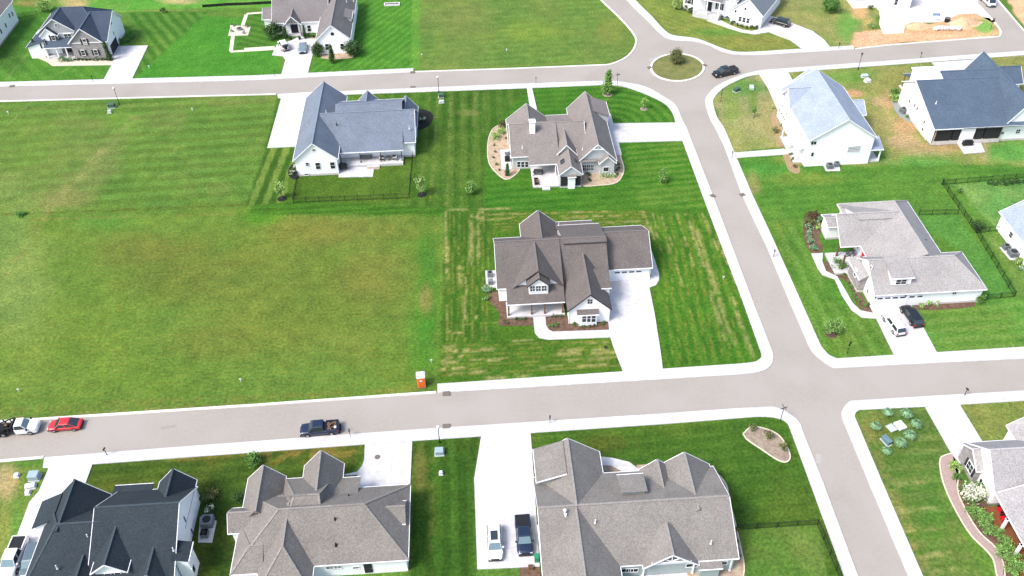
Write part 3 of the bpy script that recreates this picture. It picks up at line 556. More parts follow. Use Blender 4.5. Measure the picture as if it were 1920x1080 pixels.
def capmat(m):
    n = m.name.replace('shingles', 'ridge_caps')
    if n == m.name or n in MATS: return MATS.get(n, m)
    c = m.node_tree.nodes['RGB'].outputs[0].default_value
    return mat(n, tuple(min(.8, v*(1.7 if c[0] < .05 else 1.28)) for v in c[:3]), .2, 4, .9, spec=.15)
class House:
    cur = None
    def __init__(s, label, org, roof, wall=M_white, trim=M_trim, base=M_pbrick, rz=0.0, rakes=None, name='house', cat='house'):
        s.root = thing(name, label, cat, (org[0], org[1], 0), rz)
        s.o = (0, 0, 0) if rz else (org[0], org[1], 0); s.roof = roof; s.wall = wall; s.trim = trim; s.base = base; s.k = 0; s.last = None; s.specs = []
        if House.cur: House.cur.finish()
        House.cur = s
    def P(s, name, mb, m, parent=None, smooth=False): return mb.build(name, m, parent or s.root, smooth)
    def walls(s, poly_profile, wm=None, bz=.45):
        pass
    def gable(s, *a, **k): s.specs.append((a, k))
    def finish(s):
        s.k = 0
        def info(a, k):
            ax, a0, a1, b0, br, b1, z0, zr = a[:8]; z1 = a[8] if len(a) > 8 else k.get('z1', z0)
            return ax, a0, a1, b0, (b0+b1)/2 if br is None else br, b1, z0, zr, z1
        I = [info(*q) for q in s.specs]
        def zat(i, x, y):
            ax, a0, a1, b0, br, b1, z0, zr, z1 = I[i]; a_, b_ = (x, y) if ax == 'x' else (y, x)
            if not (a0-.3 < a_ < a1+.3 and b0-.1 < b_ < b1+.1): return -9
            return z0+(zr-z0)*(b_-b0)/(br-b0+1e-9) if b_ <= br else zr+(z1-zr)*(b_-br)/(b1-br+1e-9)
        for i, (a, k) in enumerate(s.specs):
            ax, a0, a1, b0, br, b1, z0, zr, z1 = I[i]; inn = []
            for e_ in (a0, a1):
                x, y = (e_, br) if ax == 'x' else (br, e_)
                inn.append(any(zat(j, x, y) > zr-.85 for j in range(len(I)) if j != i))
            s._gable(*a, inn=inn, **k)
    def _gable(s, ax, a0, a1, b0, br, b1, z0, zr, z1=None, hA=0., hB=0., ov=.35, wall=True, wm=None, wa0=None, wa1=None, wb0=None, wb1=None, wz=0., roof=None, cap=True, base=True, trim=None, seam=False, inn=(False, False)):
        """ridge along axis ax ('x' or 'y') from a0 to a1 at b=br, height zr; eaves at b0 (height z0) and b1 (height z1); hA, hB hip insets."""
        z1 = z0 if z1 is None else z1; s.k += 1; e = .006*s.k; T = .17
        br_ = (b0+b1)/2 if br is None else br
        def X(a_, b_, z): return (a_, b_, z) if ax == 'x' else (b_, a_, z)
        flip = ax != 'x'
        V = [X(a0, b0, z0), X(a1, b0, z0), X(a1, b1, z1), X(a0, b1, z1), X(a0+hA, br_, zr), X(a1-hB, br_, zr)]
        V2 = [(x, y, z-T) for x, y, z in V]
        top = [(0,1,5,4), (2,3,4,5)]; hipf = []; gabf = []
        (hipf if hA else gabf).append((3,0,4)); (hipf if hB else gabf).append((1,2,5))
        R = MB(s.o)
        def ff(F): return [f[::-1] for f in F] if flip else F
        if z0 == zr: top = [(2,3,4,5)]
        R.add(V, ff(top+hipf), 0)
        R.add(V2, ff([f[::-1] for f in top+hipf]), 1)
        P_ = V+V2; rim = [(0,6,7,1), (2,8,9,3)]
        if not hA: rim += [(3,9,10,4), (4,10,6,0)]
        else: rim += [(3,9,6,0)]
        if not hB: rim += [(1,7,11,5), (5,11,8,2)]
        else: rim += [(1,7,8,2)]
        nA = 1 if hA else 2
        R.add(P_, ff(rim[:1]), 0 if seam and abs(z0-zr) < .5 else 1); R.add(P_, ff(rim[1:2]), 1); R.add(P_, ff(rim[2:2+nA]), 0 if (seam or inn[0]) else 1); R.add(P_, ff(rim[2+nA:]), 0 if (seam or inn[1]) else 1)
        # eave gutter boards and rake boards, standing proud
        def board(p, q, w_=.08, h_=.17):
            if seam and (w_ < .08 or min(abs(p[2]-zr), 9) < .5): return
            R.beam((p[0], p[1], p[2]-.06), (q[0], q[1], q[2]-.06), w_, h_, 1)
        board(V[0], V[1]); board(V[2], V[3])
        if hA: board(V[3], V[0])
        elif not inn[0]: board(V[3], V[4], .06, .17); board(V[4], V[0], .06, .17)
        if hB: board(V[1], V[2])
        elif not inn[1]: board(V[1], V[5], .06, .17); board(V[5], V[2], .06, .17)
        if cap and z0 != zr:
            c_ = lambda p, q: R.beam((p[0], p[1], p[2]+.015), (q[0], q[1], q[2]+.015), .26, .05, 2)
            if abs(a1-hB-a0-hA) > .3: c_(V[4], V[5])
            if hA: c_(V[4], V[0]); c_(V[4], V[3])
            if hB: c_(V[5], V[1]); c_(V[5], V[2])
        rf = roof or s.roof
        ro = s.P('roof', R, [rf, trim or s.trim, capmat(rf)]); s.last = ro
        if wall:
            wa0 = a0+ov if wa0 is None else wa0; wa1 = a1-ov if wa1 is None else wa1; wb0 = b0+ov if wb0 is None else wb0; wb1 = b1-ov if wb1 is None else wb1
            wa0 += e; wa1 -= e; wb0 += e; wb1 -= e
            def zt(b_):
                if b_ <= br_: t = (b_-b0)/(br_-b0+1e-9); return z0+(zr-z0)*t-T-.02
                t = (b_-br_)/(b1-br_+1e-9); return zr+(z1-zr)*t-T-.02
            W = MB(s.o)
            bz = .42 if (base and wz < .1) else wz
            zend0 = min(zt(wb0), z0-T if hA else 99); 
            def prof(hip):
                if hip: 
                    return None
            # ring of bottom + top
            def wallpoly(pts, m): W.add(pts, [tuple(range(len(pts)))] if not flip else [tuple(range(len(pts)))[::-1]], m)
            A0, A1, B0, B1 = wa0, wa1, wb0, wb1
            if bz > wz:
                g_ = .02
                for (p, q) in (((A0-g_,B0-g_),(A1+g_,B0-g_)), ((A1+g_,B0-g_),(A1+g_,B1+g_)), ((A1+g_,B1+g_),(A0-g_,B1+g_)), ((A0-g_,B1+g_),(A0-g_,B0-g_))):
                    wallpoly([X(*p, wz), X(*q, wz), X(*q, bz), X(*p, bz)], 1)
                wallpoly([X(A0-g_,B0-g_,bz), X(A1+g_,B0-g_,bz), X(A1+g_,B1+g_,bz), X(A0-g_,B1+g_,bz)], 1)
            zl = zt(B0); zh = zt(B1)
            if hA or hB: zl = min(zl, z0-T); zh = min(zh, z1-T)
            wallpoly([X(A0,B0,bz), X(A1,B0,bz), X(A1,B0,zl), X(A0,B0,zl)], 0)
            wallpoly([X(A1,B1,bz), X(A0,B1,bz), X(A0,B1,zh), X(A1,B1,zh)], 0)
            inside = B0 < br_ < B1
            zz = zr-T-.02
            if hB or not inside: wallpoly([X(A1,B0,bz), X(A1,B1,bz), X(A1,B1,zh), X(A1,B0,zl)], 0)
            else: wallpoly([X(A1,B0,bz), X(A1,B1,bz), X(A1,B1,zh), X(A1,br_,zz), X(A1,B0,zl)], 0)
            if hA or not inside: wallpoly([X(A0,B1,bz), X(A0,B0,bz), X(A0,B0,zl), X(A0,B1,zh)], 0)
            else: wallpoly([X(A0,B1,bz), X(A0,B0,bz), X(A0,B0,zl), X(A0,br_,zz), X(A0,B1,zh)], 0)
            s.P('wall', W, [wm or s.wall, s.base])
        return ro
    def shed(s, x0, x1, y0, y1, ax, za, zb, wall=True, wm=None, wz=0., roof=None, ov=.2, trim=None, edges=''):
        """single-pitch roof; height za at the low coordinate end of axis ax, zb at the high one"""
        s.k += 1; e = .006*(s.k+9); T = .15
        zf = (lambda x, y: za+(zb-za)*(y-y0)/(y1-y0)) if ax == 'y' else (lambda x, y: za+(zb-za)*(x-x0)/(x1-x0))
        c = [(x0,y0),(x1,y0),(x1,y1),(x0,y1)]
        V = [(x, y, zf(x, y)) for x, y in c]; V2 = [(x, y, z-T) for x, y, z in V]
        R = MB(s.o); R.add(V, [(0,1,2,3)], 0); R.add(V2, [(3,2,1,0)], 1)
        low = (0 if za < zb else 2) if ax == 'y' else (3 if za < zb else 1)
        for i, f_ in enumerate([(0,4,5,1),(1,5,6,2),(2,6,7,3),(3,7,4,0)]): R.add(V+V2, [f_], 1 if i == low or 'SENW'[i] in edges else 0)
        for i in range(4):
            if i == low or 'SENW'[i] in edges: p, q = V[i], V[(i+1) % 4]; R.beam((p[0],p[1],p[2]-.06), (q[0],q[1],q[2]-.06), .08, .16, 1)
        ro = s.P('roof', R, [roof or s.roof, trim or s.trim]); s.last = ro
        if wall:
            c2 = [(x0+ov+e,y0+ov+e),(x1-ov-e,y0+ov+e),(x1-ov-e,y1-ov-e),(x0+ov+e,y1-ov-e)]
            B_ = [(x, y, wz) for x, y in c2]; T_ = [(x, y, zf(x, y)-T-.01) for x, y in c2]
            s.P('wall', MB(s.o).add(B_+T_, [(0,1,5,4),(1,2,6,5),(2,3,7,6),(3,0,4,7)]), [wm or s.wall])
        return ro
    def win(s, face, plane, a, z, w_=.9, h_=1.4, nx_=1, nz_=2, fr=None, sh=None, pane=M_glass, name='window'):
        """window centred at (a, z) on a wall facing face, wall plane at coordinate plane"""
        sg = {'S': -1, 'N': 1, 'W': -1, 'E': 1}[face]
        def B(mb, a0, a1, z0, z1, d0, d1, m=0):
            d0, d1 = sorted((plane+sg*d0, plane+sg*d1))
            if face in 'SN': mb.box(a0, a1, d0, d1, z0, z1, m)
            else: mb.box(d0, d1, a0, a1, z0, z1, m)
        F = MB(s.o); t = .07
        B(F, a-w_/2-t, a+w_/2+t, z+h_/2, z+h_/2+t, -.05, .07); B(F, a-w_/2-t, a+w_/2+t, z-h_/2-t, z-h_/2, -.05, .09)
        B(F, a-w_/2-t, a-w_/2, z-h_/2, z+h_/2, -.05, .07); B(F, a+w_/2, a+w_/2+t, z-h_/2, z+h_/2, -.05, .07)
        for i in range(1, nx_): x = a-w_/2+w_*i/nx_; B(F, x-.025, x+.025, z-h_/2, z+h_/2, -.04, .05)
        for i in range(1, nz_): q_ = z-h_/2+h_*i/nz_; B(F, a-w_/2, a+w_/2, q_-.022, q_+.022, -.04, .045)
        f = s.P(name, F, fr or M_trim)
        G_ = MB(s.o); B(G_, a-w_/2, a+w_/2, z-h_/2, z+h_/2, -.03, .03); s.P('pane', G_, pane, f)
        if sh:
            for q_ in (-1, 1):
                S_ = MB(s.o); c_ = a+q_*(w_/2+t+.24); B(S_, c_-.19, c_+.19, z-h_/2-.05, z+h_/2+.05, .0, .08); s.P('shutter', S_, sh)
        return f
    def winp(s, face, plane, px, w_=.9, h_=1.4, **k):
        a_, z_ = (PS if face in 'SN' else PX)(px[0], px[1], plane); return s.win(face, plane, a_, z_, w_, h_, **k)
    def door(s, face, plane, a, w_=1.0, h_=2.1, z0=.3, m=M_dark, glass=False):
        sg = {'S': -1, 'N': 1, 'W': -1, 'E': 1}[face]; D_ = MB(s.o); q0, q1 = sorted((plane-sg*.02, plane+sg*.07)); r0, r1 = sorted((plane+sg*.07, plane+sg*.13))
        H_ = MB(s.o)
        if face in 'SN': D_.box(a-w_/2, a+w_/2, q0, q1, z0, z0+h_); D_.box(a-w_/2+.15, a+w_/2-.15, q0-.02, q1+.02, z0+.25, z0+h_*.45); D_.box(a-w_/2+.15, a+w_/2-.15, q0-.02, q1+.02, z0+h_*.52, z0+h_-.2); H_.box(a+w_/2-.15, a+w_/2-.05, r0, r1, z0+.95, z0+1.05)
        else: D_.box(q0, q1, a-w_/2, a+w_/2, z0, z0+h_); D_.box(q0-.02, q1+.02, a-w_/2+.15, a+w_/2-.15, z0+.25, z0+h_*.45); D_.box(q0-.02, q1+.02, a-w_/2+.15, a+w_/2-.15, z0+h_*.52, z0+h_-.2); H_.box(r0, r1, a+w_/2-.15, a+w_/2-.05, z0+.95, z0+1.05)
        d = s.P('door', D_, m); s.P('handle', H_, M_ac, d); return d
    def garage(s, face, plane, a, w_=4.9, h_=2.2, m=M_trim, lites=4):
        sg = {'S': -1, 'N': 1, 'W': -1, 'E': 1}[face]; D_ = MB(s.o); G_ = MB(s.o)
        def B(mb, a0, a1, z0, z1, d0, d1):
            d0, d1 = sorted((plane+sg*d0, plane+sg*d1))
            mb.box(a0, a1, d0, d1, z0, z1) if face in 'SN' else mb.box(d0, d1, a0, a1, z0, z1)
        for i in range(4): B(D_, a-w_/2, a+w_/2, .14+h_*i/4+.015, .14+h_*(i+1)/4-.015, -.03, .05)
        B(D_, a-w_/2-.12, a-w_/2, .12, .14+h_+.12, -.03, .09); B(D_, a+w_/2, a+w_/2+.12, .12, .14+h_+.12, -.03, .09); B(D_, a-w_/2, a+w_/2, .14+h_, .14+h_+.12, -.03, .09)
        for i in range(lites): c_ = a-w_/2+w_*(i+.5)/lites; B(G_, c_-.42, c_+.42, .14+h_*.8, .14+h_*.93, .0, .07)
        d = s.P('garage_door', D_, m)
        if lites: s.P('pane', G_, M_glass, d)
    def post(s, x, y, z0, z1, w_=.22, m=None):
        mb = MB(s.o); mb.box(x-w_/2, x+w_/2, y-w_/2, y+w_/2, z0, z1); mb.box(x-w_/2-.05, x+w_/2+.05, y-w_/2-.05, y+w_/2+.05, z0, z0+.18); mb.box(x-w_/2-.04, x+w_/2+.04, y-w_/2-.04, y+w_/2+.04, z1-.14, z1)
        s.P('porch_post', mb, m or s.trim)
    def floor(s, x0, x1, y0, y1, z, m=M_conc, name='porch_floor'): s.P(name, MB(s.o).box(x0, x1, y0, y1, 0, z), m)
    def vent(s, px, h, m=M_plastic, r=.07, ht=.45):
        x, y = G(px[0], px[1], h); mb = MB(s.o); mb.cyl((x, y, h-.35), (x, y, h+ht), r, n=8); mb.cyl((x, y, h-.25), (x, y, h+.08), r*2.2, r*1.1, n=8)
        s.P('vent_pipe', mb, m)
    def downspout(s, x, y, z1): s.P('downspout', MB(s.o).box(x-.05, x+.05, y-.05, y+.05, .1, z1), s.trim)

# ---- farmhouse in the middle of the picture
zc = Z(880,380,3.858)
h = House('white farmhouse with brown roof, dark rakes and a garage at its east end', (15,108), SH_C, M_white, M_trim, M_white)
h.gable('x', 2.6, 21.0, 107.5, 114.1, 120.6, 3.0, 7.45)
h.gable('x', 4.1, 13.3, 103.8, 114.05, 114.9, 2.8, 7.50, 7.2, wb0=107.0, seam=True)
h.gable('x', 13.8, 21.05, 113.0, 114.1, 121.8, 7.30, 7.48, 4.2, wb0=115, seam=True)
h.shed(13.6, 20.2, 121.4, 124.2, 'y', 3.7, 3.1)
h.gable('y', 101.3, 111.5, 13.4, None, 20.4, 3.0, 6.35, trim=M_dtrim)
h.gable('y', 106.3, 113.6, 4.95, None, 13.35, 3.95, 7.52, wz=3.4, trim=M_dtrim, ov=.5)
h.gable('y', 105.0, 108.5, 7.35, None, 11.05, 5.35, 7.0, wz=3.3, trim=M_dtrim, ov=.28)
h.shed(17.3, 20.85, 105.0, 109.0, 'y', 4.15, 5.0, wz=.4)
h.gable('x', 21.0, 28.6, 110.75, 116.5, 122.2, 2.95, 6.35)
h.gable('y', 115.5, 124.2, 7.4, None, 13.9, 3.0, 5.9)
h.shed(14.9, 18.35, 100.75, 101.95, 'y', 2.55, 3.15, ov=.18)
h.floor(4.0, 13.3, 103.6, 107.2, .38)
for x in (4.3, 8.0, 10.1, 13.0): h.post(x, 104.05, .38, 2.7, .24, M_wood)
h.winp('S', 105.28, zc(457,622), .75, 1.15, nx_=2); h.winp('S', 105.28, zc(499,620), .75, 1.15, nx_=2); h.winp('S', 105.28, zc(541,618), .75, 1.15, nx_=2)
h.winp('S', 101.68, zc(873,714), .75, .95, nx_=2)
for a in (833, 865, 897): h.winp('S', 100.98, zc(a, 838), .72, 1.5, nx_=1, nz_=2)
h.garage('S', 111.16, 24.6, 4.8, 2.15)
h.win('S', 107.0, 5.9, 1.6, 1.6, 1.5, nx_=2); h.win('S', 107.0, 11.7, 1.6, 1.6, 1.5, nx_=2); h.door('S', 107.0, 9.0, 1.1, m=M_wood)
h.win('W', 2.95, 112.5, 1.9, .9, 1.3); h.win('W', 2.95, 117, 1.9, .9, 1.3); h.win('E', 20.05, 105, 1.8, .9, 1.3)
h.vent(zc(940,240), 5.6); h.vent(zc(648,160), 4.5); h.downspout(13.7, 101.6, 2.9); h.downspout(20.1, 101.6, 2.9); h.downspout(28.3, 111.0, 2.9)

# ---- blue-grey roofed house with the fenced back yard
z2 = Z(480,130,4)
h = House('white house with long blue-grey roof, covered back porch and small fenced back yard', (-24,156), SH_A2, M_white, M_trim, M_pbrick)
h.gable('y', 146.4, 170.2, -34.7, -30.4, -26.0, 3.75, 7.5, base=True)
h.gable('x', -30.0, -11.2, 151.4, 157.4, 163.6, 3.5, 7.4)
h.gable('x', -27.0, -13.7, 149.6, 159.6, 167.0, 3.0, 8.0, 4.4, wb0=153.2, wa0=-26.5, seam=True)
h.gable('y', 160, 168.3, -24.3, None, -18.5, 3.0, 6.0); h.gable('y', 158, 165.9, -15.6, None, -11.0, 3.0, 5.7)
h.floor(-26.2, -13.9, 148.9, 153.5, .5)
for x in (-26.1, -22.2, -18.2, -14.1): h.post(x, 149.8, .5, 2.95, .14, M_dtrim)
h.winp('S', 146.75, z2(433,605), .5, .5, nz_=1, pane=M_ac)
h.winp('S', 146.75, z2(385,711), .6, .75); h.winp('S', 146.75, z2(465,724), .85, 1.5); h.winp('S', 146.75, z2(575,720), .85, 1.5)
h.winp('S', 146.72, z2(380,786), .8, .35, nz_=1)
for x in (-24.2, -20.2, -16.2): h.win('S', 153.2, x, 1.75, 2.4, 1.9, nx_=3, nz_=1)
h.win('W', -34.35, 152, 1.9); h.garage('W', -34.35, 160.5, 4.9); h.garage('W', -34.35, 166.5, 2.7, lites=2); h.win('E', -11.55, 156, 1.8); h.win('E', -11.55, 160, 1.8)
for p, q in (((525,320),6.9),((385,424),5.5),((348,583),4.6),((1150,440),5.6)): h.vent(z2(*p), q)
h.vent(z2(605,412), 6.2, M_black)
h.P('porch_step', MB(h.o).box(-21.0, -18.5, 148.2, 148.9, 0, .33).box(-21.0, -18.5, 147.8, 148.2, 0, .18), M_brick)

# ---- taupe house with the gravel beds
za = Z(880,150,4.694)
h = House('light grey house with taupe roof, white chimney and curved gravel beds on its sides', (17,150), SH_A3, M_lgrey, M_trim, M_lgrey)
h.gable('x', 7.2, 22.0, 145.2, 151.3, 157.4, 3.0, 6.65)
h.gable('x', 10.5, 16.4, 142.2, 151.25, 152.2, 3.0, 6.72, 6.4, wb0=146.0, seam=True)
h.gable('y', 142.4, 162.3, 19.8, None, 27.4, 3.0, 6.8)
h.shed(24.3, 27.9, 156.0, 161.7, 'x', 6.0, 4.6)
h.gable('y', 141.4, 146, 23.8, None, 27.2, 3.0, 4.6)
h.gable('y', 138.3, 144.8, 15.8, None, 20.4, 3.0, 4.95, ov=.25)
h.gable('y', 144.1, 150.5, 15.7, None, 20.0, 3.5, 5.9, wz=3)
h.gable('y', 150, 159.1, 7.0, None, 15.5, 3.0, 6.55)
h.shed(15.2, 20.5, 156.5, 160.0, 'y', 3.6, 3.0, wall=False)
h.floor(11.0, 16.0, 138.9, 146, .3); h.floor(5.4, 7.4, 145.5, 152.5, .15, name='patio')
for x in (11.1, 15.6): h.post(x, 142.5, .3, 2.9, .2)
c_ = MB(h.o); c_.box(11.15, 12.2, 148.9, 150.0, 4.5, 8.2); c_.box(11.05, 12.3, 148.8, 150.1, 8.2, 8.35); c_.box(11.4, 11.95, 149.2, 149.7, 8.35, 8.6); h.P('chimney', c_, M_white, h.root)
for a in (435, 470, 505): h.winp('S', 145.56, za(a, 742), .6, 1.25)
for a in (1012, 1046, 1080): h.winp('S', 142.76, za(a, 772), .65, 1.35, nx_=2)
h.winp('S', 141.77, za(1203,785), 1.0, .95, nz_=1)
h.P('screen', MB(h.o).box(16.2, 17.5, 138.46, 138.52, .5, 2.6), M_dark); h.P('screen', MB(h.o).box(18.9, 20.0, 138.46, 138.52, .5, 2.6), M_dark)
h.shed(17.4, 19.1, 137.9, 139.6, 'y', 2.75, 3.3, wm=M_white, ov=.12)
h.P('step', MB(h.o).box(12.7, 14.2, 138.0, 138.9, 0, .2), M_conc)
h.P('skylight', MB(h.o).add([(16.4,141.0,3.68),(17.1,140.9,4.27),(17.1,142.2,4.27),(16.4,142.3,3.68)], [(0,1,2,3)]), M_glass); h.P('skylight', MB(h.o).add([(19.1,141.0,4.2),(19.7,140.9,3.7),(19.7,142.2,3.7),(19.1,142.3,4.2)], [(0,1,2,3)]), M_glass)
t_ = MB(h.o); t_.beam((22.4,142.3,5.75), (24.8,142.3,5.75), .1, .14); t_.beam((23.6,142.3,5.7), (23.6,142.3,6.5), .1, .1); h.P('gable_truss', t_, M_trim)
h.P('pent_roof', MB(h.o).add([(20.4,142.9,3.5),(23.7,142.9,3.5),(23.7,142.2,3.15),(20.4,142.2,3.15),(20.4,142.9,3.05),(23.7,142.9,3.05),(23.7,142.2,3.05),(20.4,142.2,3.05)], [(0,3,2,1),(3,7,6,2),(0,4,7,3),(1,2,6,5),(4,5,6,7)]), SH_A3)
h.garage('E', 27.04, 158.6, 4.8); h.garage('E', 27.04, 153.3, 2.7, lites=2); h.win('E', 27.05, 149, 1.8, .9, 1.2); h.door('N', 156.6, 18, 1.1); h.win('N', 158.75, 11, 1.8, 1.8, 1.4, nx_=3)
for p, q in (((466,592),4.9),((997,607),4.4),((1100,355),5.3),((1190,520),4)): h.vent(za(*p), q)

# ---- pale grey roofed house right of the cross street
zr = Z(1480,330,2.918)
h = House('white brick house with pale grey roof, curving front walk and two cars on its driveway', (70,110), SH_R, M_white, M_trim, M_pbrick)
h.gable('x', 61.0, 72.0, 113.4, 118.0, 119.4, 3.0, 6.45, 5.3, wa0=65.0)
h.gable('x', 64.7, 72.0, 116.9, 118.1, 125.2, 5.9, 6.38, 3.0, wb0=118.4, seam=True)
h.gable('y', 106.5, 125.3, 64.4, 72.1, 77.1, 3.0, 6.5, hB=4.5, wb0=66.5)
h.gable('x', 62.3, 80.6, 101.1, 106.3, 110.6, 3.0, 6.05, hB=4.2)
h.shed(65.0, 68.7, 102.3, 106.9, 'y', 5.3, 6.25, wz=3.2)
h.gable('y', 104.9, 110.2, 61.2, 62.6, 64.2, 3.0, 3.9, wm=M_stone)
h.gable('x', 60.6, 66, 118.8, 120.7, 122.5, 3.0, 3.6)
h.floor(59.5, 66.6, 109.8, 115.2, .35)
for x, y in ((60.9, 110.9), (61.2, 114.3)): h.post(x, y, .35, 3.2, .26, M_wood)
h.door('W', 65.0, 112.6, 1.1, 2.2, .35, M_red); h.win('W', 65.0, 115.6, 1.8, 1.4, 1.4, nx_=2)
zw = Z(1480,330,2.918); h.winp('S', 102.46, zw(612,579), 1.7, 1.0, nx_=2, nz_=2)
h.winp('S', 101.42, zw(903,640), .6, .6, nx_=2, nz_=1); h.winp('W', 62.62, zw(447,505), .5, .9); h.winp('W', 61.53, zw(362,530), .8, 1.3); h.winp('W', 62.62, zw(430,630), .5, .8)
h.garage('S', 101.44, 65.4, 4.9); h.garage('S', 101.44, 69.4, 2.6, lites=2); h.win('W', 64.98, 121.7, 1.9, .6, 1.1)
h.vent(zw(745,355), 4.6, M_black, .12, .3)
l_ = MB(h.o)
for x in (62.7, 67.6): l_.box(x-.08, x+.08, 101.28, 101.42, 2.2, 2.5)
h.P('wall_lamp', l_, M_black)

# ---- dark slate roofed house, bottom left
z1 = Z(0,720,3)
h = House('white house with very dark slate roof and three south dormers, bottom left corner', (-47,65), SH_B1, M_white, M_trim, M_white)
h.gable('x', -48.6, -38.3, 57.6, 66.6, 72.2, 3.0, 7.6)
h.gable('x', -56.6, -47.6, 57.6, 65.1, 70.5, 2.98, 6.80, 3.0, hA=3.6)
h.gable('y', 66, 73.3, -43.5, None, -38.6, 3.0, 5.7)
h.gable('y', 64.2, 71.8, -56.3, None, -49.3, 3.0, 6.7)
h.shed(-58.0, -54.8, 67.2, 71.2, 'x', 3.2, 4.8)
h.gable('y', 59.2, 65.2, -48.0, None, -43.6, 4.65, 6.5, wz=3.2)
h.gable('y', 58.2, 62.5, -42.9, None, -39.2, 3.6, 5.25, wz=3, ov=.3); h.gable('y', 57.9, 61.6, -51.0, None, -47.6, 3.6, 5.2, wz=3, ov=.3)
h.shed(-38.7, -36.7, 60.3, 63.0, 'x', 5.0, 4.4); h.shed(-49.2, -44.2, 71.0, 73.2, 'y', 3.3, 3.0, ov=.3)
h.winp('S', 59.55, z1(620,1072), 1.1, .7, nx_=1, nz_=1); h.winp('S', 59.55, z1(655,1068), 1.1, .7, nz_=1)
h.winp('E', -38.66, z1(1038,762), .35, 1.3, nz_=1); h.winp('E', -38.66, z1(1078,828), .35, 1.3, nz_=1); h.winp('E', -36.92, z1(1088,1040), .7, 1.2, nz_=1)
for p, q in (((493,858),6.0),((975,932),5.6),((320,1032),4.9)): h.vent(z1(*p), q)
h.garage('W', -56.2, 63.0, 4.9)

# ---- warm grey roofed house, bottom centre-left
zz = Z(380,760,3.375)
h = House('house with rambling warm grey hip and gable roof below the parked dark blue pickup', (-21,65), SH_B2, M_white, M_trim, M_white)
h.gable('x', -31.8, -10.5, 59.4, 65.2, 70.5, 3.0, 6.85, hA=5.6, hB=5.3)
h.gable('x', -27.0, -20.5, 60.5, 67.0, 72.6, 3.0, 6.95, hA=2.5, hB=1.0)
h.gable('y', 66, 74.5, -24.7, None, -19.4, 3.0, 6.1)
h.gable('y', 66, 73.0, -31.9, None, -26.9, 3.0, 5.7)
h.gable('x', -33.1, -28.2, 64.6, None, 68.4, 3.15, 4.9)
h.gable('x', -14.8, -10.9, 64.1, None, 67.6, 3.6, 5.0)
h.gable('y', 55.8, 66.6, -28.6, None, -21.9, 3.0, 6.2, hA=4.6)
h.shed(-20.5, -17.1, 66, 72.2, 'y', 5.2, 3.05)
h.gable('x', -31.9, -28.0, 58.9, 61.8, 66, 3.0, 4.6, hA=2.2, wb0=61.5)
for x in (-31.3, -30.0): h.post(x, 59.3, .1, 2.9, .18)
h.floor(-31.7, -28.5, 58.6, 61.5, .12, name='patio')
h.winp('S', 59.74, zz(806,1026), .9, .55, nx_=2, nz_=2); h.winp('S', 59.74, zz(852,1024), .9, .55, nx_=2, nz_=2); h.winp('S', 59.74, zz(970,1027), .7, .4, nz_=1)
h.garage('N', 70.16, -14, 4.9); h.door('S', 59.74, -15.6, 1.0)
for p, q in (((323,612),4.4),((925,572),4.7),((838,720),6.0),((843,882),4.4)): h.vent(zz(*p), q, M_black, .1, .3)
h.P('ridge_vent', MB(h.o).box(-26.5, -22.9, 66.92, 67.12, 6.93, 7.03), SH_B2, h.root); h.P('ridge_vent', MB(h.o).box(-19.6, -16.2, 65.1, 65.32, 6.84, 6.93), SH_B2, h.root)

# ---- large grey-taupe roofed house, bottom centre
z3 = Z(860,760,3)
h = House('large sage-sided house with grey-taupe roof beside the driveway with two parked vehicles', (17,63), SH_B3, M_green, M_trim, M_green)
h.gable('x', 5.5, 29.35, 56.7, 63.5, 70.4, 3.0, 6.25)
h.gable('y', 63.3, 73.9, 5.9, None, 14.75, 3.0, 6.3)
h.shed(5.75, 9.7, 68.4, 73.8, 'x', 4.55, 6.0, edges='S')
h.gable('y', 62, 70.8, 21.6, None, 28.9, 3.0, 5.9); h.gable('y', 64, 70.6, 19.5, None, 24.0, 3.0, 5.0)
h.shed(16.0, 19.4, 64.9, 68.0, 'y', 6.25, 5.75, wz=3)
h.gable('y', 50.5, 63.2, 5.5, None, 14.95, 3.0, 6.25)
h.gable('y', 56.2, 60.8, 17.6, None, 24.4, 3.0, 5.55, wall=False)
h.shed(24.3, 27.2, 55.7, 57.2, 'y', 2.7, 3.0, wm=M_green)
h.floor(17.5, 23.4, 50, 57.0, .12, name='patio')
tr = MB(h.o); tr.beam((18.6,56.4,3.75), (23.4,56.4,3.75), .1, .16); tr.beam((21.0,56.4,3.8), (21.0,56.4,5.2), .1, .12); tr.beam((21,56.4,3.9), (19.9,56.4,4.6), .1, .12); tr.beam((21,56.4,3.9), (22.1,56.4,4.6), .1, .12); h.P('gable_truss', tr, M_trim)
h.P('gable_wall', MB(h.o).add([(18.0,57.3,3),(24,57.3,3),(21,57.3,5.3)], [(0,1,2)]), M_green)
for a in (935, 962, 988): h.winp('S', 57.06, z3(a, 927), .85, .7, nz_=1)
h.winp('S', 57.06, z3(1317,898), 1.6, .7, nz_=1); h.winp('S', 57.06, z3(1488,886), .9, .6, nz_=1)
for x in (24.0, 28.6, 17.9): h.post(x, 56.9, .1, 2.9, .18)
h.win('W', 5.86, 60, 1.9); h.win('E', 29.0, 60, 1.8); h.win('E', 29.0, 66, 1.8); h.garage('N', 73.5, 10.4, 4.9)
for p, q in (((768,655),5.6),((1420,772),4.4)): h.vent(z3(*p), q)
v_ = MB(h.o); x, y = G(*z3(597,605), 6.0); v_.cyl((x,y,5.6), (x,y,6.6), .12, n=10); v_.cyl((x,y,6.6), (x,y,6.75), .24, .1, n=10); v_.cyl((x+.1,y-.25,5.6), (x+.1,y-.25,6.1), .16, n=8); h.P('flue', v_, M_plastic)
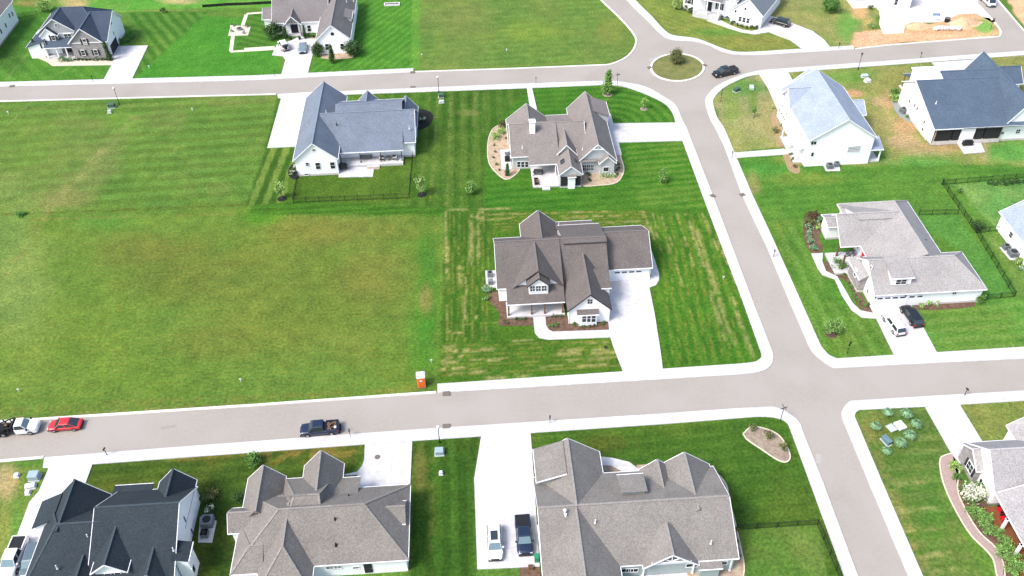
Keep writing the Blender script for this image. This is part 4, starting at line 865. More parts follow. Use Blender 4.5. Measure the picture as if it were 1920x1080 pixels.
# ---- pale blue roofed tall white house
z4 = Z(1440,100,4)
h = House('tall white gabled house with pale ice-blue roof right of the roundabout', (70,150), SH_A4, M_white, M_trim, M_white)
h.gable('y', 141.2, 160.8, 63.7, 70.4, 76.9, 6.0, 10.4)
h.gable('x', 63.5, 70.4, 153.2, 156.1, 159.0, 5.95, 8.95, wa0=64.0)
h.gable('x', 74, 79.4, 152.6, 155.4, 158.4, 4.0, 5.9)
h.gable('y', 157, 164.0, 66.5, 70.2, 74.5, 5.4, 8.6)
h.shed(74.9, 79.1, 141.6, 145.0, 'y', 3.0, 4.0, wall=False)
h.floor(75.0, 78.9, 141.9, 145.2, .3); h.post(78.7, 142.0, .3, 2.9, .24); h.post(75.3, 142.0, .3, 2.9, .24)
h.shed(62.4, 64.2, 143.0, 152.0, 'x', 3.0, 3.5, wall=False, roof=M_trim); h.floor(62.3, 64.1, 142.8, 152.2, .3)
for y in (143.2, 147.5, 151.8): h.post(62.6, y, .3, 2.9, .2)
h.winp('S', 141.56, z4(645,718), 2.4, 1.3, nx_=1, nz_=4, pane=M_sidegrey)
h.winp('S', 141.56, z4(333,757), .5, .9, nz_=1); h.winp('S', 141.56, z4(343,672), 1.0, .7, nx_=2, nz_=1)
for p in ((155,325),(113,390),(143,448)): h.winp('W', 64.02, z4(*p), .45, 1.0, nz_=1)
for p in ((218,550),(253,612)): h.winp('W', 64.06, z4(*p), .5, .6, nz_=1)
h.garage('W', 64.0, 157.3, 4.8)

# ---- steel blue roofed house, right
h = House('wide white house with steel-blue roof, screened back porch and black grill, far right', (100,155), SH_A5, M_white, M_trim, M_pbrick)
h.gable('x', 90.6, 108.5, 146.1, 158.2, 163.5, 4.0, 8.05, 5.0, wb0=148.4)
h.gable('x', 96.4, 109.0, 146.1, 160.3, 167.0, 4.02, 8.75, 4.2, wb0=148.4, seam=True)
h.gable('y', 146.7, 167.5, 104.7, 108.6, 113.0, 3.2, 8.9)
h.gable('x', 109, 117.5, 163.5, 166.6, 170.0, 3.0, 5.6)
h.shed(94.0, 98.2, 163.8, 170.0, 'y', 4.6, 3.1, wall=False); h.post(94.4, 169.6, .2, 3.0, .16, M_wood); h.post(94.4, 165, .2, 3.5, .16, M_wood); h.floor(93.9, 98.5, 163.5, 170.2, .2)
h.shed(91.6, 97.0, 158.6, 163.2, 'y', 8.0, 8.35, roof=M_white, wz=4)
h.P('wall', MB(h.o).box(91.3, 105.0, 146.5, 146.7, .1, 1.0), M_pbrick); h.P('wall', MB(h.o).box(96.5, 99.3, 146.45, 148.2, .2, 3.8), M_white)
for x in (91.4, 94.8, 99.5, 101.3, 104.7): h.post(x, 146.6, 1.0, 3.85, .16, M_ltwood)
h.floor(91.2, 105, 146.7, 148.5, .5)
h.P('screen', MB(h.o).box(91.5, 96.4, 146.52, 146.55, 1.0, 3.8), M_dark); h.P('screen', MB(h.o).box(99.4, 104.7, 146.52, 146.55, 1.0, 3.8), M_dark)
h.P('wall', MB(h.o).add([(91.0,146.5,.42),(91.0,148.9,.42),(91.0,148.9,4.6),(91.0,146.5,3.9)], [(0,3,2,1)]), M_white)
for p in ((1063,360),(1103,390),(1120,415),(1173,516),(1160,572)): h.winp('W', 90.93, z4(*p), .5, .75, nz_=1)
h.winp('S', 147.06, z4(1757,597), .7, .6, nz_=1, pane=M_ac); h.winp('S', 147.06, z4(1875,585), .8, .9, nx_=2, nz_=2)
for p, q in (((1262,372),6.3),((1668,290),6.4)): h.vent(z4(*p), q)

# ---- house at the right edge, only its west end in view
h = House('white house with pale blue-grey roof cut by the right edge of the picture', (96,113), SH_A4, M_white, M_trim, M_white)
h.gable('y', 104.5, 120.2, 91.4, 97.5, 103.5, 3.4, 7.2, wb0=91.9)
h.gable('x', 92.6, 100, 108.5, 111.5, 114.5, 3.6, 5.0); h.win('W', 91.85, 109.5, 1.8); h.win('W', 91.85, 115.5, 1.9, .9, 1.0)

# ---- silver roofed house, bottom right
zb = Z(1440,700,2.842)
h = House('white and stone house with silver-grey roof and brown porch deck, bottom right corner', (70,66), SH_BR, M_white, M_trim, M_stone)
h.gable('x', 64.0, 84.0, 63.4, 67.6, 71.7, 3.0, 6.7)
h.gable('x', 63.3, 66, 67.0, 69.4, 71.8, 2.9, 4.6, wm=M_stone)
h.gable('y', 70.0, 74.0, 70.5, None, 77.5, 3.2, 6.0)
h.gable('y', 46.0, 63.6, 64.1, 72.0, 80.0, 3.0, 6.4, wb0=67.0)
h.floor(63.7, 67.2, 46, 63.4, .3, M_deck, 'porch_deck')
for y in (59.8, 56.2, 52.6): h.post(63.95, y, .3, 2.9, .3)
h.door('W', 67.0, 58.5, 1.0, 2.1, .3, M_red)
h.winp('W', 63.64, zb(1077,500), 1.3, 1.4, nx_=2, nz_=2, sh=M_dtrim); h.winp('W', 64.34, zb(1147,612), 1.1, 1.3, nx_=2, nz_=2, sh=M_dtrim); h.winp('W', 64.34, zb(1188,478), .35, .5, nz_=1)
d_ = MB(h.o); d_.add([(68,61.0,4.6),(69.6,59.2,5.25),(68.2,60.8,4.7)], [(0,1,2)]); 

# ---- top-left two-storey house
zt = Z(0,0,6)
h = House('two-storey grey and white house with navy roof and stone front gable, top left', (-92,206), SH_TL, M_white, M_trim, M_stone)
h.gable('y', 199.3, 208, -92.9, -89.1, -84.9, 4.3, 7.9, wm=M_stone)
h.gable('x', -92, -83.9, 199.6, 208.2, 213, 4.32, 7.9, 4.3, wb0=201)
h.gable('y', 203.0, 214, -100.9, -96.2, -91.6, 5.4, 8.9, hB=4.5, wm=M_sidegrey)
h.gable('x', -96.3, -86.5, 203.4, 209.3, 215, 5.2, 8.85, hB=4.5)
h.gable('y', 202.3, 206, -100.2, -98.1, -96.0, 5.0, 6.9, ov=.25)
h.shed(-99.3, -92.4, 200.3, 203.6, 'y', 3.0, 4.1, wall=False, roof=M_metalroof)
h.shed(-103.6, -99.2, 201.2, 210.5, 'x', 3.0, 4.3, roof=SH_TL)
h.floor(-99.2, -92.6, 200.4, 203.4, .35)
for x in (-99.0, -96.6, -94.4): h.post(x, 200.6, .35, 2.9, .26)
h.door('S', 203.3, -94.6, 1.6, 2.2, .35); h.win('S', 203.3, -97.4, 1.7, 1.2, 1.5, nx_=2)
for p in ((952,468),(935,595),(1078,590)): h.winp('S', 199.62, zt(*p), .8, 1.3, nx_=1, nz_=2, sh=M_dtrim)
h.winp('S', 202.53, zt(600,425), .8, 1.2, sh=M_dtrim); h.winp('S', 203.32, zt(765,408), 1.7, 1.2, nx_=2, nz_=2); h.winp('S', 203.32, zt(630,285), .6, .7)
h.winp('S', 201.5, zt(498,515), .8, 1.2, sh=M_dtrim); h.garage('E', -84.28, 203.6, 4.6, m=M_dark); h.winp('E', -84.28, zt(1243,248), .9, 1.1, nx_=2); h.winp('E', -84.28, zt(1277,375), .5, .9)  # dark garage door panels stand in for the shaded inside of an open garage

# ---- house cut by the left edge
h = House('tall white house on brick base, cut by the top left edge', (-118,214), SH_TC, M_white, M_trim, M_brick)
h.gable('y', 200, 222.4, -125, -119, -113.0, 5.4, 9.0)
for p in ((105,175),(137,155),(62,285),(10,352)): h.winp('E', -113.36, zt(*p), .7, 1.1)

# ---- top-centre white house
ztc = Z(480,0,6)
h = House('white gabled house with mauve-grey roof and timbered entry, top centre-left', (-37,208), SH_TC, M_white, M_trim, M_white)
h.gable('y', 196.7, 222, -35.4, None, -27.2, 3.7, 7.3)
h.gable('x', -47.2, -33.5, 208.2, 214.2, 221, 3.0, 7.1)
h.gable('y', 206.9, 213.5, -44.2, None, -40.0, 3.0, 5.2, wall=False)
h.shed(-31.3, -27.3, 205.0, 209.8, 'x', 6.2, 4.8, wz=2)
h.gable('x', -50, -46, 211, 214, 217, 2.8, 4.5)
h.floor(-44.2, -40, 206.9, 208.6, .2)
for x in (-43.9, -40.3): h.post(x, 207.1, .2, 3.0, .2, M_wood)
tr = MB(h.o); tr.beam((-43.4,207.0,3.5), (-40.8,207.0,3.5), .1, .14); tr.beam((-42.1,207.0,3.5), (-42.1,207.0,4.9), .1, .12); h.P('gable_truss', tr, M_wood); h.P('gable_wall', MB(h.o).add([(-44,208,3),(-40.2,208,3),(-42.1,208,5.0)], [(0,1,2)]), M_sidegrey)
h.door('S', 208.55, -42.0, 1.7, 2.2, .2)
h.winp('S', 208.56, ztc(598,318), .8, 1.5, nx_=1); h.winp('S', 208.56, ztc(280,320), .8, 1.4)
h.winp('S', 197.06, ztc(800,527), .8, 1.5); h.winp('S', 197.06, ztc(970,524), .8, 1.5); 
o_ = MB(h.o); x, z = PS(*ztc(858,382), 197.04); o_.cyl((x, 197.15, z), (x, 197.0, z), .42, n=16); h.P('round_window', o_, M_dark)
h.win('E', -27.6, 203, 1.9); h.win('E', -27.6, 213, 1.9)
for p, q in (((1018,12),6.2),((1098,6),5)): h.vent(ztc(*p), q)

# ---- rotated white house, top right of centre
A_ = G(*Z(1240,0,6)(770,255)); th = RAD(-33.3)
h = House('white house with grey roof set at an angle above the roundabout, top right of centre', A_, SH_TC, M_white, M_trim, M_pbrick, rz=th)
h.gable('y', -.35, 16, -.35, 3.8, 8.0, 3.4, 7.0, roof=mat('grey_roof', (.14,.16,.18), .3, 6, .9))
h.gable('x', -13.4, 1, 1.2, 6.0, 12, 5.2, 8.4)
h.shed(-9.5, -2.6, -1.2, 1.7, 'y', 5.0, 5.4, wall=False); h.floor(-9.4, -2.8, -1.0, 1.8, 1.1)
for x in (-9.2, -6.0, -2.9): h.post(x, -.9, 1.1, 5.0, .28)
for x in (1.0, 2.0, 3.0): h.win('S', 0, x+1.4, 1.5, .7, 1.2)
h.win('S', 0, 3.3, 4.3, .5, .6, nz_=1); h.win('S', 0, 1.0, 3.2, .5, .6, nz_=1)
h.win('S', 1.55, -11.5, 2.6, 1.0, 1.5, sh=M_dtrim); h.win('S', 1.55, -3.6, 2.8, 1.0, 1.5, sh=M_dtrim); h.door('S', 1.55, -6.3, 1.5, 2.3, 1.15)

# ---- white building at the very top right
x0 = 103.2
h = House('plain white new-build house beside the pale gravel lot, very top right', (107,211), SH_A4, M_white, M_trim, M_white)
h.gable('y', 206.9, 222, 102.8, None, 111.4, 6.0, 9.5)
h.gable('x', 97, 104, 208.5, 213, 218, 3.0, 6.0)
h.winp('S', 207.27, Z(1600,0,6)(482,20), .8, 1.6)

House.cur.finish()
ORD = ['first','second','third','fourth','fifth','sixth','seventh','eighth','ninth','tenth','eleventh']
NUM = ['none','one','two','three','four','five','six','seven','eight','nine','ten','eleven']
# ------------------------------------------------------------------ vehicles
def paintmat(n, c, metal=.2): return mat('car_paint_'+n, c, .03, 3, .35, coord='obj', spec=.5, metal=metal, coat=.6)
M_tyre = mat('tyre_rubber', (.015,.015,.016), .1, 5, .85, coord='obj'); M_rim = mat('wheel_rim', (.35,.35,.36), .05, 5, .35, coord='obj', metal=.7)
M_lamp = mat('clear_lamp', (.6,.62,.65), .02, 3, .2, coord='obj'); M_tail = mat('red_lamp', (.35,.01,.01), .02, 3, .3, coord='obj'); M_cglass = mat('car_glass', (.02,.03,.035), 0, 1, .06, spec=.9)
M_cglassl = mat('windscreen_glass', (.10,.16,.18), 0, 1, .06, spec=.9)
def vehicle(name, label, cat, p0, p1, kind, paint, L_=4.7, W_=1.85, H_=1.45, group=None, roofm=None, light_glass=False, lift=0., base=.014):
    """rear at pixel p0, front at pixel p1 (points on the ground under the bumpers)"""
    a_, b_ = Vector(G(*p0)), Vector(G(*p1)); c_ = (a_+b_)/2; rz = math.atan2(b_.y-a_.y, b_.x-a_.x)
    r = thing(name, label, cat, (c_.x, c_.y, base), rz, group)
    X = {'sedan': (.12,-.16,.30,-.42), 'suv': (.14,-.40,.28,-.49), 'pickup': (.16,-.10,.28,-.14), 'jeep': (.10,-.44,.16,-.47), 'van': (.30,-.46,.42,-.49)}[kind]
    xt0, xt1, xb0, xb1 = [v*L_ for v in X]
    hb = {'sedan': .60, 'suv': .58, 'pickup': .58, 'jeep': .56, 'van': .45}[kind]*H_; g0 = .22+lift
    # lower body: rings across, front to rear
    st = [(.5,.66,.55), (.49,.80,.80), (.465,.92,.88), (.42,.98,.92), (.30,1,.97), (.10,1,1), (-.15,1,1), (-.35,1,1), (-.44,.98,.98), (-.475,.93,.95), (-.493,.84,.88), (-.5,.74,.66)]
    mb = MB(); rings = []
    for fx, fw, fz in st:
        hw = W_/2*fw; zt_ = g0+(hb-g0)*fz if fx > -.4 or kind != 'sedan' else g0+(hb-g0)*fz*.97
        rings.append([(fx*L_, y*hw, z) for y, z in ((-.90, g0), (-1, g0+.22), (-1, g0+(zt_-g0)*.72), (-.93, zt_-.03), (-.7, zt_), (0, zt_+.03), (.7, zt_), (.93, zt_-.03), (1, g0+(zt_-g0)*.72), (1, g0+.22), (.90, g0))])
    n = 11; V = [v for r_ in rings for v in r_]; F = []
    for i in range(len(rings)-1):
        for j in range(n): F.append((i*n+j, i*n+(j+1) % n, (i+1)*n+(j+1) % n, (i+1)*n+j))
    F.append(tuple(range(n))[::-1]); F.append(tuple(range((len(rings)-1)*n, len(rings)*n)))
    if kind == 'pickup':        # open bed: low box behind the cab
        body = mb.add(V, F).build('body', paint, r, True)
        bd = MB(); x0, x1 = -.475*L_, -.165*L_
        bd.box(x0, x1, -W_*.40, W_*.40, hb+.035, hb+.05)
        bd.build('cargo_bed', M_dark if roofm is None else roofm, r)
        if roofm is M_black:
            cv_ = MB().box(-.492*L_, x1+.02, -W_*.49, W_*.49, hb-.05, hb+.14).build('bed_cover', M_black, r); bv = cv_.modifiers.new('b', 'BEVEL'); bv.width = .1; bv.segments = 3
        rl = MB(); zt_ = hb+.02
        for y in (-W_*.445, W_*.445): rl.box(x0-.05, x1, y-.07, y+.07, zt_, zt_+.16)
        rl.box(x0-.1, x0, -W_*.44, W_*.44, zt_, zt_+.14); rl.build('bed_rail', paint, r)
    else:
        bo = mb.add(V, F).build('body', paint, r, True); bv = bo.modifiers.new('s', 'SUBSURF'); bv.levels = bv.render_levels = 1
    # cabin
    wb_, wt = W_*.46, W_*(.37 if kind != 'van' else .43); zt_ = H_
    def cabin(x0b, x1b, x0t, x1t, zb_, z1, wbb, wtt): return [(x0b,-wbb,zb_),(x0b,wbb,zb_),(x1b,wbb,zb_),(x1b,-wbb,zb_),(x0t,-wtt,z1),(x0t,wtt,z1),(x1t,wtt,z1),(x1t,-wtt,z1)]
    cv = cabin(xb0, xb1, xt0, xt1, hb-.03, zt_-.05, wb_, wt)
    cf = [(0,1,5,4),(1,2,6,5),(2,3,7,6),(3,0,4,7),(4,5,6,7)]
    cb = MB(); cb.add(cv, cf); cb.add(cabin(xt0+.04, xt1-.04, xt0-.12, xt1+.12, zt_-.05, zt_, wt+.01, wt-.12), cf); cbo = cb.build('cabin_roof', paint, r); bv = cbo.modifiers.new('b', 'BEVEL'); bv.width = .09; bv.segments = 3
    def pane(name, quad, mt, inset=.10, outn=.018):
        q = [Vector(v) for v in quad]; c0 = sum(q, Vector())/4; nrm = (q[1]-q[0]).cross(q[2]-q[1]).normalized()
        if nrm.dot(c0-Vector(((xt0+xt1)/2, 0, hb))) < 0: nrm = -nrm
        P_ = [v+(c0-v)*inset+nrm*outn for v in q]; P2 = [v-nrm*.03 for v in P_]
        MB().add([tuple(v) for v in P_+P2], [(0,1,2,3),(7,6,5,4),(0,4,5,1),(1,5,6,2),(2,6,7,3),(3,7,4,0)]).build(name, mt, r)
    gl = M_cglassl if light_glass else M_cglass
    pane('windscreen', [cv[0], cv[1], cv[5], cv[4]], gl); pane('rear_window', [cv[2], cv[3], cv[7], cv[6]], M_cglass)
    for s_ in (0, 1):
        i0, i1, j0, j1 = ((1,2,5,6), (0,3,4,7))[s_]
        A0, A1, B0, B1 = Vector(cv[i0]), Vector(cv[i1]), Vector(cv[j0]), Vector(cv[j1])
        k = 2 if kind != 'van' else 1
        for q_ in range(k):
            t0, t1 = q_/k, (q_+1)/k
            pane('side_window', [A0.lerp(A1, t0), A0.lerp(A1, t1), B0.lerp(B1, t1), B0.lerp(B1, t0)], M_cglass, .14)
    R_ = .36 if kind in ('pickup', 'suv', 'jeep', 'van') else .32
    R_ += lift*.5
    for x in (.31*L_, -.30*L_):
        for y in (-1, 1):
            w0 = MB().cyl((x, y*(W_/2-.19), R_), (x, y*(W_/2+.02), R_), R_, n=18).build('wheel', M_tyre, r)
            MB().cyl((x, y*(W_/2-.05), R_), (x, y*(W_/2+.035), R_), R_*.62, n=12).build('rim', M_rim, w0)
            ar = MB()     # wheel arch
            for i in range(8):
                t0, t1 = math.pi*i/8, math.pi*(i+1)/8
                ar.beam((x+(R_+.07)*math.cos(t0), y*(W_/2-.03), R_+(R_+.07)*math.sin(t0)), (x+(R_+.07)*math.cos(t1), y*(W_/2-.03), R_+(R_+.07)*math.sin(t1)), .09, .07)
            ar.build('wheel_arch', M_black if kind in ('jeep', 'pickup') else paint, r)
    for y in (-1, 1):
        MB().obox((.485*L_, y*W_*.34), .05, .17, g0+(hb-g0)*.5, g0+(hb-g0)*.78).build('headlight', M_lamp, r)
        MB().obox((-.49*L_, y*W_*.37), .05, .14, g0+(hb-g0)*.5, g0+(hb-g0)*.85).build('tail_light', M_tail, r)
        MB().obox((xb0-.35, y*(W_/2+.08)), .09, .11, hb-.02, hb+.15).build('mirror', paint if kind != 'jeep' else M_black, r)
    MB().obox((.49*L_, 0), .07, W_*.44, g0-.03, g0+.2).obox((.497*L_, 0), .03, W_*.25, g0+.25, g0+.25+(hb-g0)*.3).build('bumper', M_black, r)
    MB().obox((-.495*L_, 0), .06, W_*.44, g0-.03, g0+.2).build('bumper', M_black, r)
    if kind == 'pickup' and roofm is None:
        MB().box(-.47*L_, -.17*L_, -W_*.36, W_*.36, hb+.04, hb+.06).build('bed_liner', M_black, r)
    return r, hb
WHT = paintmat('white', (.68,.68,.70), 0); BLK = paintmat('black', (.010,.012,.014)); NAVY = paintmat('dark_blue', (.007,.016,.045)); RED = paintmat('red', (.50,.012,.02), .1); SLV = paintmat('silver_blue', (.22,.28,.33), .5); CHR = paintmat('blue_grey', (.10,.14,.16), .4)
vehicle('parked_car', 'bright red sedan parked behind the white flatbed truck at the kerb', 'car', (153,799), (97,803), 'sedan', RED, 4.6, 1.85, 1.4)
r, hb = vehicle('pickup_truck', 'dark blue pickup with cluttered open bed driving on the lower street', 'pickup truck', (634,806), (568,812), 'pickup', NAVY, 5.5, 1.95, 1.8)
mb = MB()
for i in range(14): mb.obox((random.uniform(-2.4,-1.1), random.uniform(-.6,.6)), random.uniform(.08,.35), random.uniform(.06,.2), hb+.05, hb+random.uniform(.12,.3), random.uniform(0,3), 0)
cg = mb.build('load', M_wood); cg.location = (0,0,0); cg.parent = r
MB().ball((-2.3,.55,hb+.3), .22,.22,.18).build('bucket', M_plastic, r); MB().box(-2.65,-2.55,-.9,.9,.5,.62).box(-3.0,-2.65,-.6,.6,.5,.56).build('tow_rack', M_black, r)
vehicle('pickup_truck', 'shiny black crew-cab pickup driving into the roundabout', 'pickup truck', (1381,135), (1337,145), 'pickup', BLK, 5.9, 2.05, 1.95, lift=.12, roofm=M_dark)
vehicle('parked_car', 'black SUV with pale roof reflections on the curved driveway, top right of centre', 'car', (1480,52), (1444,42), 'suv', BLK, 4.9, 1.95, 1.75, base=.14, light_glass=True)
r, hb = vehicle('parked_car', 'white boxy off-roader with black spare wheel, outside the timbered entry', 'car', (538,99), (527,82), 'jeep', WHT, 4.5, 1.9, 1.85, base=.14)
MB().cyl((-2.25,0,1.0), (-2.5,0,1.0), .4, n=16).build('spare_wheel', M_tyre, r)
vehicle('parked_car', 'silver-blue sedan parked beside the white boxy off-roader', 'car', (570,83), (567,106), 'sedan', SLV, 4.7, 1.85, 1.42, base=.14, light_glass=True)
vehicle('parked_car', 'white hatchback on the driveway of the pale grey roofed house', 'car', (1687,631), (1662,596), 'suv', WHT, 4.7, 1.85, 1.5, base=.14)
vehicle('parked_car', 'black car parked beside the white hatchback at the garage', 'car', (1719,614), (1696,582), 'suv', BLK, 4.7, 1.9, 1.5, base=.14)
r, hb = vehicle('parked_car', 'white SUV with dark sunroof on the long driveway, bottom centre', 'car', (926,990), (929,1056), 'suv', WHT, 4.9, 1.95, 1.65, base=.14, light_glass=True)
MB().box(-1.0, .35, -.46, .46, hb*0+1.63, 1.665).build('sunroof', M_cglass, r)
vehicle('pickup_truck', 'dark blue pickup with flat black bed cover beside the white SUV', 'pickup truck', (979,973), (986,1047), 'pickup', NAVY, 5.5, 2.0, 1.75, base=.14, roofm=M_black, light_glass=True)
r, hb = vehicle('pickup_truck', 'white crew-cab pickup with empty black bed, bottom left corner', 'pickup truck', (47,1010), (12,1096), 'pickup', WHT, 5.8, 2.0, 1.9, base=.14, light_glass=True)
vehicle('parked_car', 'blue-grey car half hidden under the dark slate roof edge', 'car', (74,1022), (52,1092), 'suv', CHR, 4.8, 1.9, 1.6, base=.14, light_glass=True)
vehicle('van', 'white van parked on the pale side street at the very top right', 'van', (1838,-6), (1864,19), 'van', WHT, 5.4, 2.0, 2.2, base=.03)
# flatbed work truck
a_, b_ = Vector(G(-8,812)), Vector(G(76,805)); c_ = (a_+b_)/2
r = thing('flatbed_truck', 'white-cab flatbed truck with black loading gear at the left edge', 'truck', (c_.x, c_.y, .014), math.atan2(b_.y-a_.y, b_.x-a_.x))
Lh = 3.15
mb = MB()
st = [(Lh,.7,.95), (Lh-.12,.9,1.12), (Lh-.5,.97,1.2), (Lh-1.3,1,1.28), (Lh-3.0,1,1.28)]
for i in range(len(st)-1):
    (x0, w0, z0), (x1, w1, z1) = st[i], st[i+1]
    mb.add([(x0,-w0,.45),(x0,w0,.45),(x1,w1,.45),(x1,-w1,.45),(x0,-w0,z0),(x0,w0,z0),(x1,w1,z1),(x1,-w1,z1)], [(4,5,6,7),(0,4,7,3),(1,2,6,5),(0,1,5,4),(0,3,2,1),(2,3,7,6)])
mb.build('body', WHT, r, False)
cv = [(Lh-1.3,-.92,1.25),(Lh-1.3,.92,1.25),(Lh-3.0,.92,1.25),(Lh-3.0,-.92,1.25),(Lh-1.9,-.76,1.95),(Lh-1.9,.76,1.95),(Lh-2.9,.76,1.95),(Lh-2.9,-.76,1.95)]
MB().add(cv, [(0,1,5,4),(1,2,6,5),(2,3,7,6),(3,0,4,7),(4,5,6,7)]).build('cabin_roof', WHT, r)
def qp(name, i, mt, k=.12):
    q = [Vector(cv[j]) for j in i]; c0 = sum(q, Vector())/4; nr = (c0-Vector((Lh-2.3,0,1.5))).normalized()
    MB().add([tuple(v+(c0-v)*k+nr*.04) for v in q], [(0,1,2,3)]).build(name, mt, r)
qp('windscreen', (0,1,5,4), M_cglassl); qp('side_window', (0,3,7,4), M_cglass); qp('side_window', (1,2,6,5), M_cglass); qp('rear_window', (2,3,7,6), M_cglass)
MB().box(-3.2, .1, -.18, .18, .5, .75).box(-3.2,-.1,-.95,.95,.8,.9).build('chassis', M_black, r)
fr = MB(); fr.box(-.2,0,-1.0,1.0,.9,1.9)
for x, y in ((-.6,-.8),(-.6,.8),(-1.6,-.9),(-1.6,.9),(-2.6,-.7)): fr.beam((x,y,.9), (x-.2,y,1.7), .12, .12)
fr.beam((-.1,-.9,1.9),(-2.6,-.5,1.0),.12,.12); fr.beam((-.1,.9,1.9),(-2.9,.7,1.0),.12,.12); fr.beam((-1.5,-1,1.3),(-1.5,1,1.3),.15,.15)
for i in range(10): fr.obox((random.uniform(-3,-.4), random.uniform(-.8,.8)), random.uniform(.1,.4), random.uniform(.1,.3), .9, random.uniform(1.0,1.4), random.uniform(0,3))
fr.build('loading_frame', M_black, r)
MB().ball((-1.2,.2,1.3), .3,.25,.25, jit=.2).build('load', M_wood, r)
for x in (2.1, -1.6, -2.5):
    for y in (-1, 1):
        w0 = MB().cyl((x, y*.75, .42), (x, y*1.0, .42), .42, n=16).build('wheel', M_tyre, r); MB().cyl((x, y*.9, .42), (x, y*1.02, .42), .24, n=10).build('rim', M_rim, w0)
for y in (-1, 1): MB().obox((Lh-.02, y*.65), .05, .16, .8, .98).build('headlight', M_lamp, r); MB().obox((Lh-1.2, y*1.08), .1, .12, 1.2, 1.5).build('mirror', M_black, r)

# ------------------------------------------------------------------ street furniture
z1 = Z(0,720,3); z2 = Z(480,130,4); z3 = Z(860,760,3); z4 = Z(1440,100,4)
def lamp(label, px, h=4.2, head='globe', group='street lamps'):
    x, y = G(*px); r = thing('street_lamp', label, 'street lamp', (x, y, 0), 0, group)
    MB().cyl((0,0,0), (0,0,.5), .14, .09, 10).cyl((0,0,.5), (0,0,h-.5), .06, .045, 8).build('pole', M_black, r)
    if head == 'globe':
        MB().cyl((0,0,h-.55), (0,0,h-.42), .10, .16, 10).build('lamp_collar', M_black, r); MB().ball((0,0,h-.18), .27, .27, .27, 12, 8).build('globe', M_plastic, r, True)
    else:
        MB().cyl((0,0,h-.5), (0,0,h-.38), .12, .17, 10).cyl((0,0,h), (0,0,h+.2), .27, .04, 10).build('lamp_cap', M_black, r); MB().cyl((0,0,h-.38), (0,0,h), .14, .2, 10).build('lamp_glass', M_dcush, r)
lamp('black street lamp with white globe at the upper left, by the green utility box', (224,196), 4.2)
lamp('black street lamp behind the blue-grey roofed house, by the stacked utility boxes', (823,173), 3.9)
lamp('black street lamp at the kerb north of the pale blue roofed house', (1609,130), 3.9, 'lantern')
lamp('black street lamp between the two bottom driveways, above a pale utility box', (824.5,830), 3.6)
def post(name, label, cat, px, h, build, rz=0, group=None, z=0):
    x, y = G(*px); r = thing(name, label, cat, (x, y, z), rz, group); build(r, h); return r
def b_mail(r, h):
    MB().box(-.035,.035,-.035,.035,0,h-.1).box(-.03,.03,-.2,.2,h-.26,h-.2).build('pole', M_black, r)
    mb = MB(); mb.box(-.09,.09,-.24,.24,h-.2,h-.08); mb.cyl((0,-.24,h-.09),(0,.24,h-.09),.09,n=10); mb.build('box', M_black, r)
    MB().box(.09,.11,-.06,.02,h-.12,h+.03).build('flag', M_dcush, r)
for lb, p in (('black mailbox on a post by the bottom left driveway mouth', (201,854)), ('black mailbox on a post behind the dark blue pickup on the street', (657,819)), ('black mailbox on a post beside the long bottom centre driveway', (1031,794)),
   ('black mailbox on a post at the kerb on the lower right street', (1808,742)), ('black mailbox on a post midway down the cross street', (1450,482)), ('black mailbox on a post where the narrow path meets the cross street', (1372,297)),
   ('black mailbox on a post by the top left driveway', (175,154)), ('black mailbox on a post near the upper sidewalk above the narrow path', (1005,157)), ('black mailbox on a post at the kerb west of the steel-blue roofed house', (1725,110)), ('black mailbox on a post by the curved driveway at the top', (1572,92)), ('black mailbox on a post left of the top centre driveway', (516,144))):
    post('mailbox', lb, 'mailbox', p, 1.45, b_mail, random.uniform(-.3,.3), 'mailboxes along the streets', .12)
def b_sign(r, h):
    MB().cyl((0,0,0),(0,0,h),.045,n=8).build('pole', M_black, r)
    MB().box(-.55,.55,-.02,.02,h-.3,h-.1).build('sign_blade', M_dcush, r); MB().box(-.02,.02,-.5,.5,h-.06,h+.14).build('sign_blade', M_dcush, r)
post('street_sign', 'thin street sign post at the corner above the oval gravel island', 'street sign', (1463,789), 3.0, b_sign, .3)
def b_sign2(r, h):
    MB().cyl((0,0,0),(0,0,h),.05,n=8).build('pole', M_black, r)
    mb = MB(); n_ = 8
    mb.cyl((0,-.02,h-.45),(0,.02,h-.45),.38,n=8); mb.build('sign_plate', M_black, r); MB().box(-.3,.3,-.02,.02,h+.05,h+.2).build('sign_blade', M_black, r)
post('street_sign', 'black-backed stop sign on a post at the crossroads corner lawn', 'street sign', (1588,663), 2.6, b_sign2, .6)
post('street_sign', 'black-backed sign on a post on the green patch by the gravel lot', 'street sign', (1857,55), 2.6, b_sign2, -.4)
post('street_sign', 'dark street sign on a post beside the slender tree near the roundabout', 'street sign', (1157,163), 3.2, b_sign, .2)
def b_pole(r, h): MB().cyl((0,0,0),(0,0,h),.05,n=8).box(-.1,.1,-.1,.1,h,h+.15).build('pole', M_black, r)
post('marker_post', 'bare black post at the corner lawn east of the roundabout', 'post', (1351,191), 3.0, b_pole)
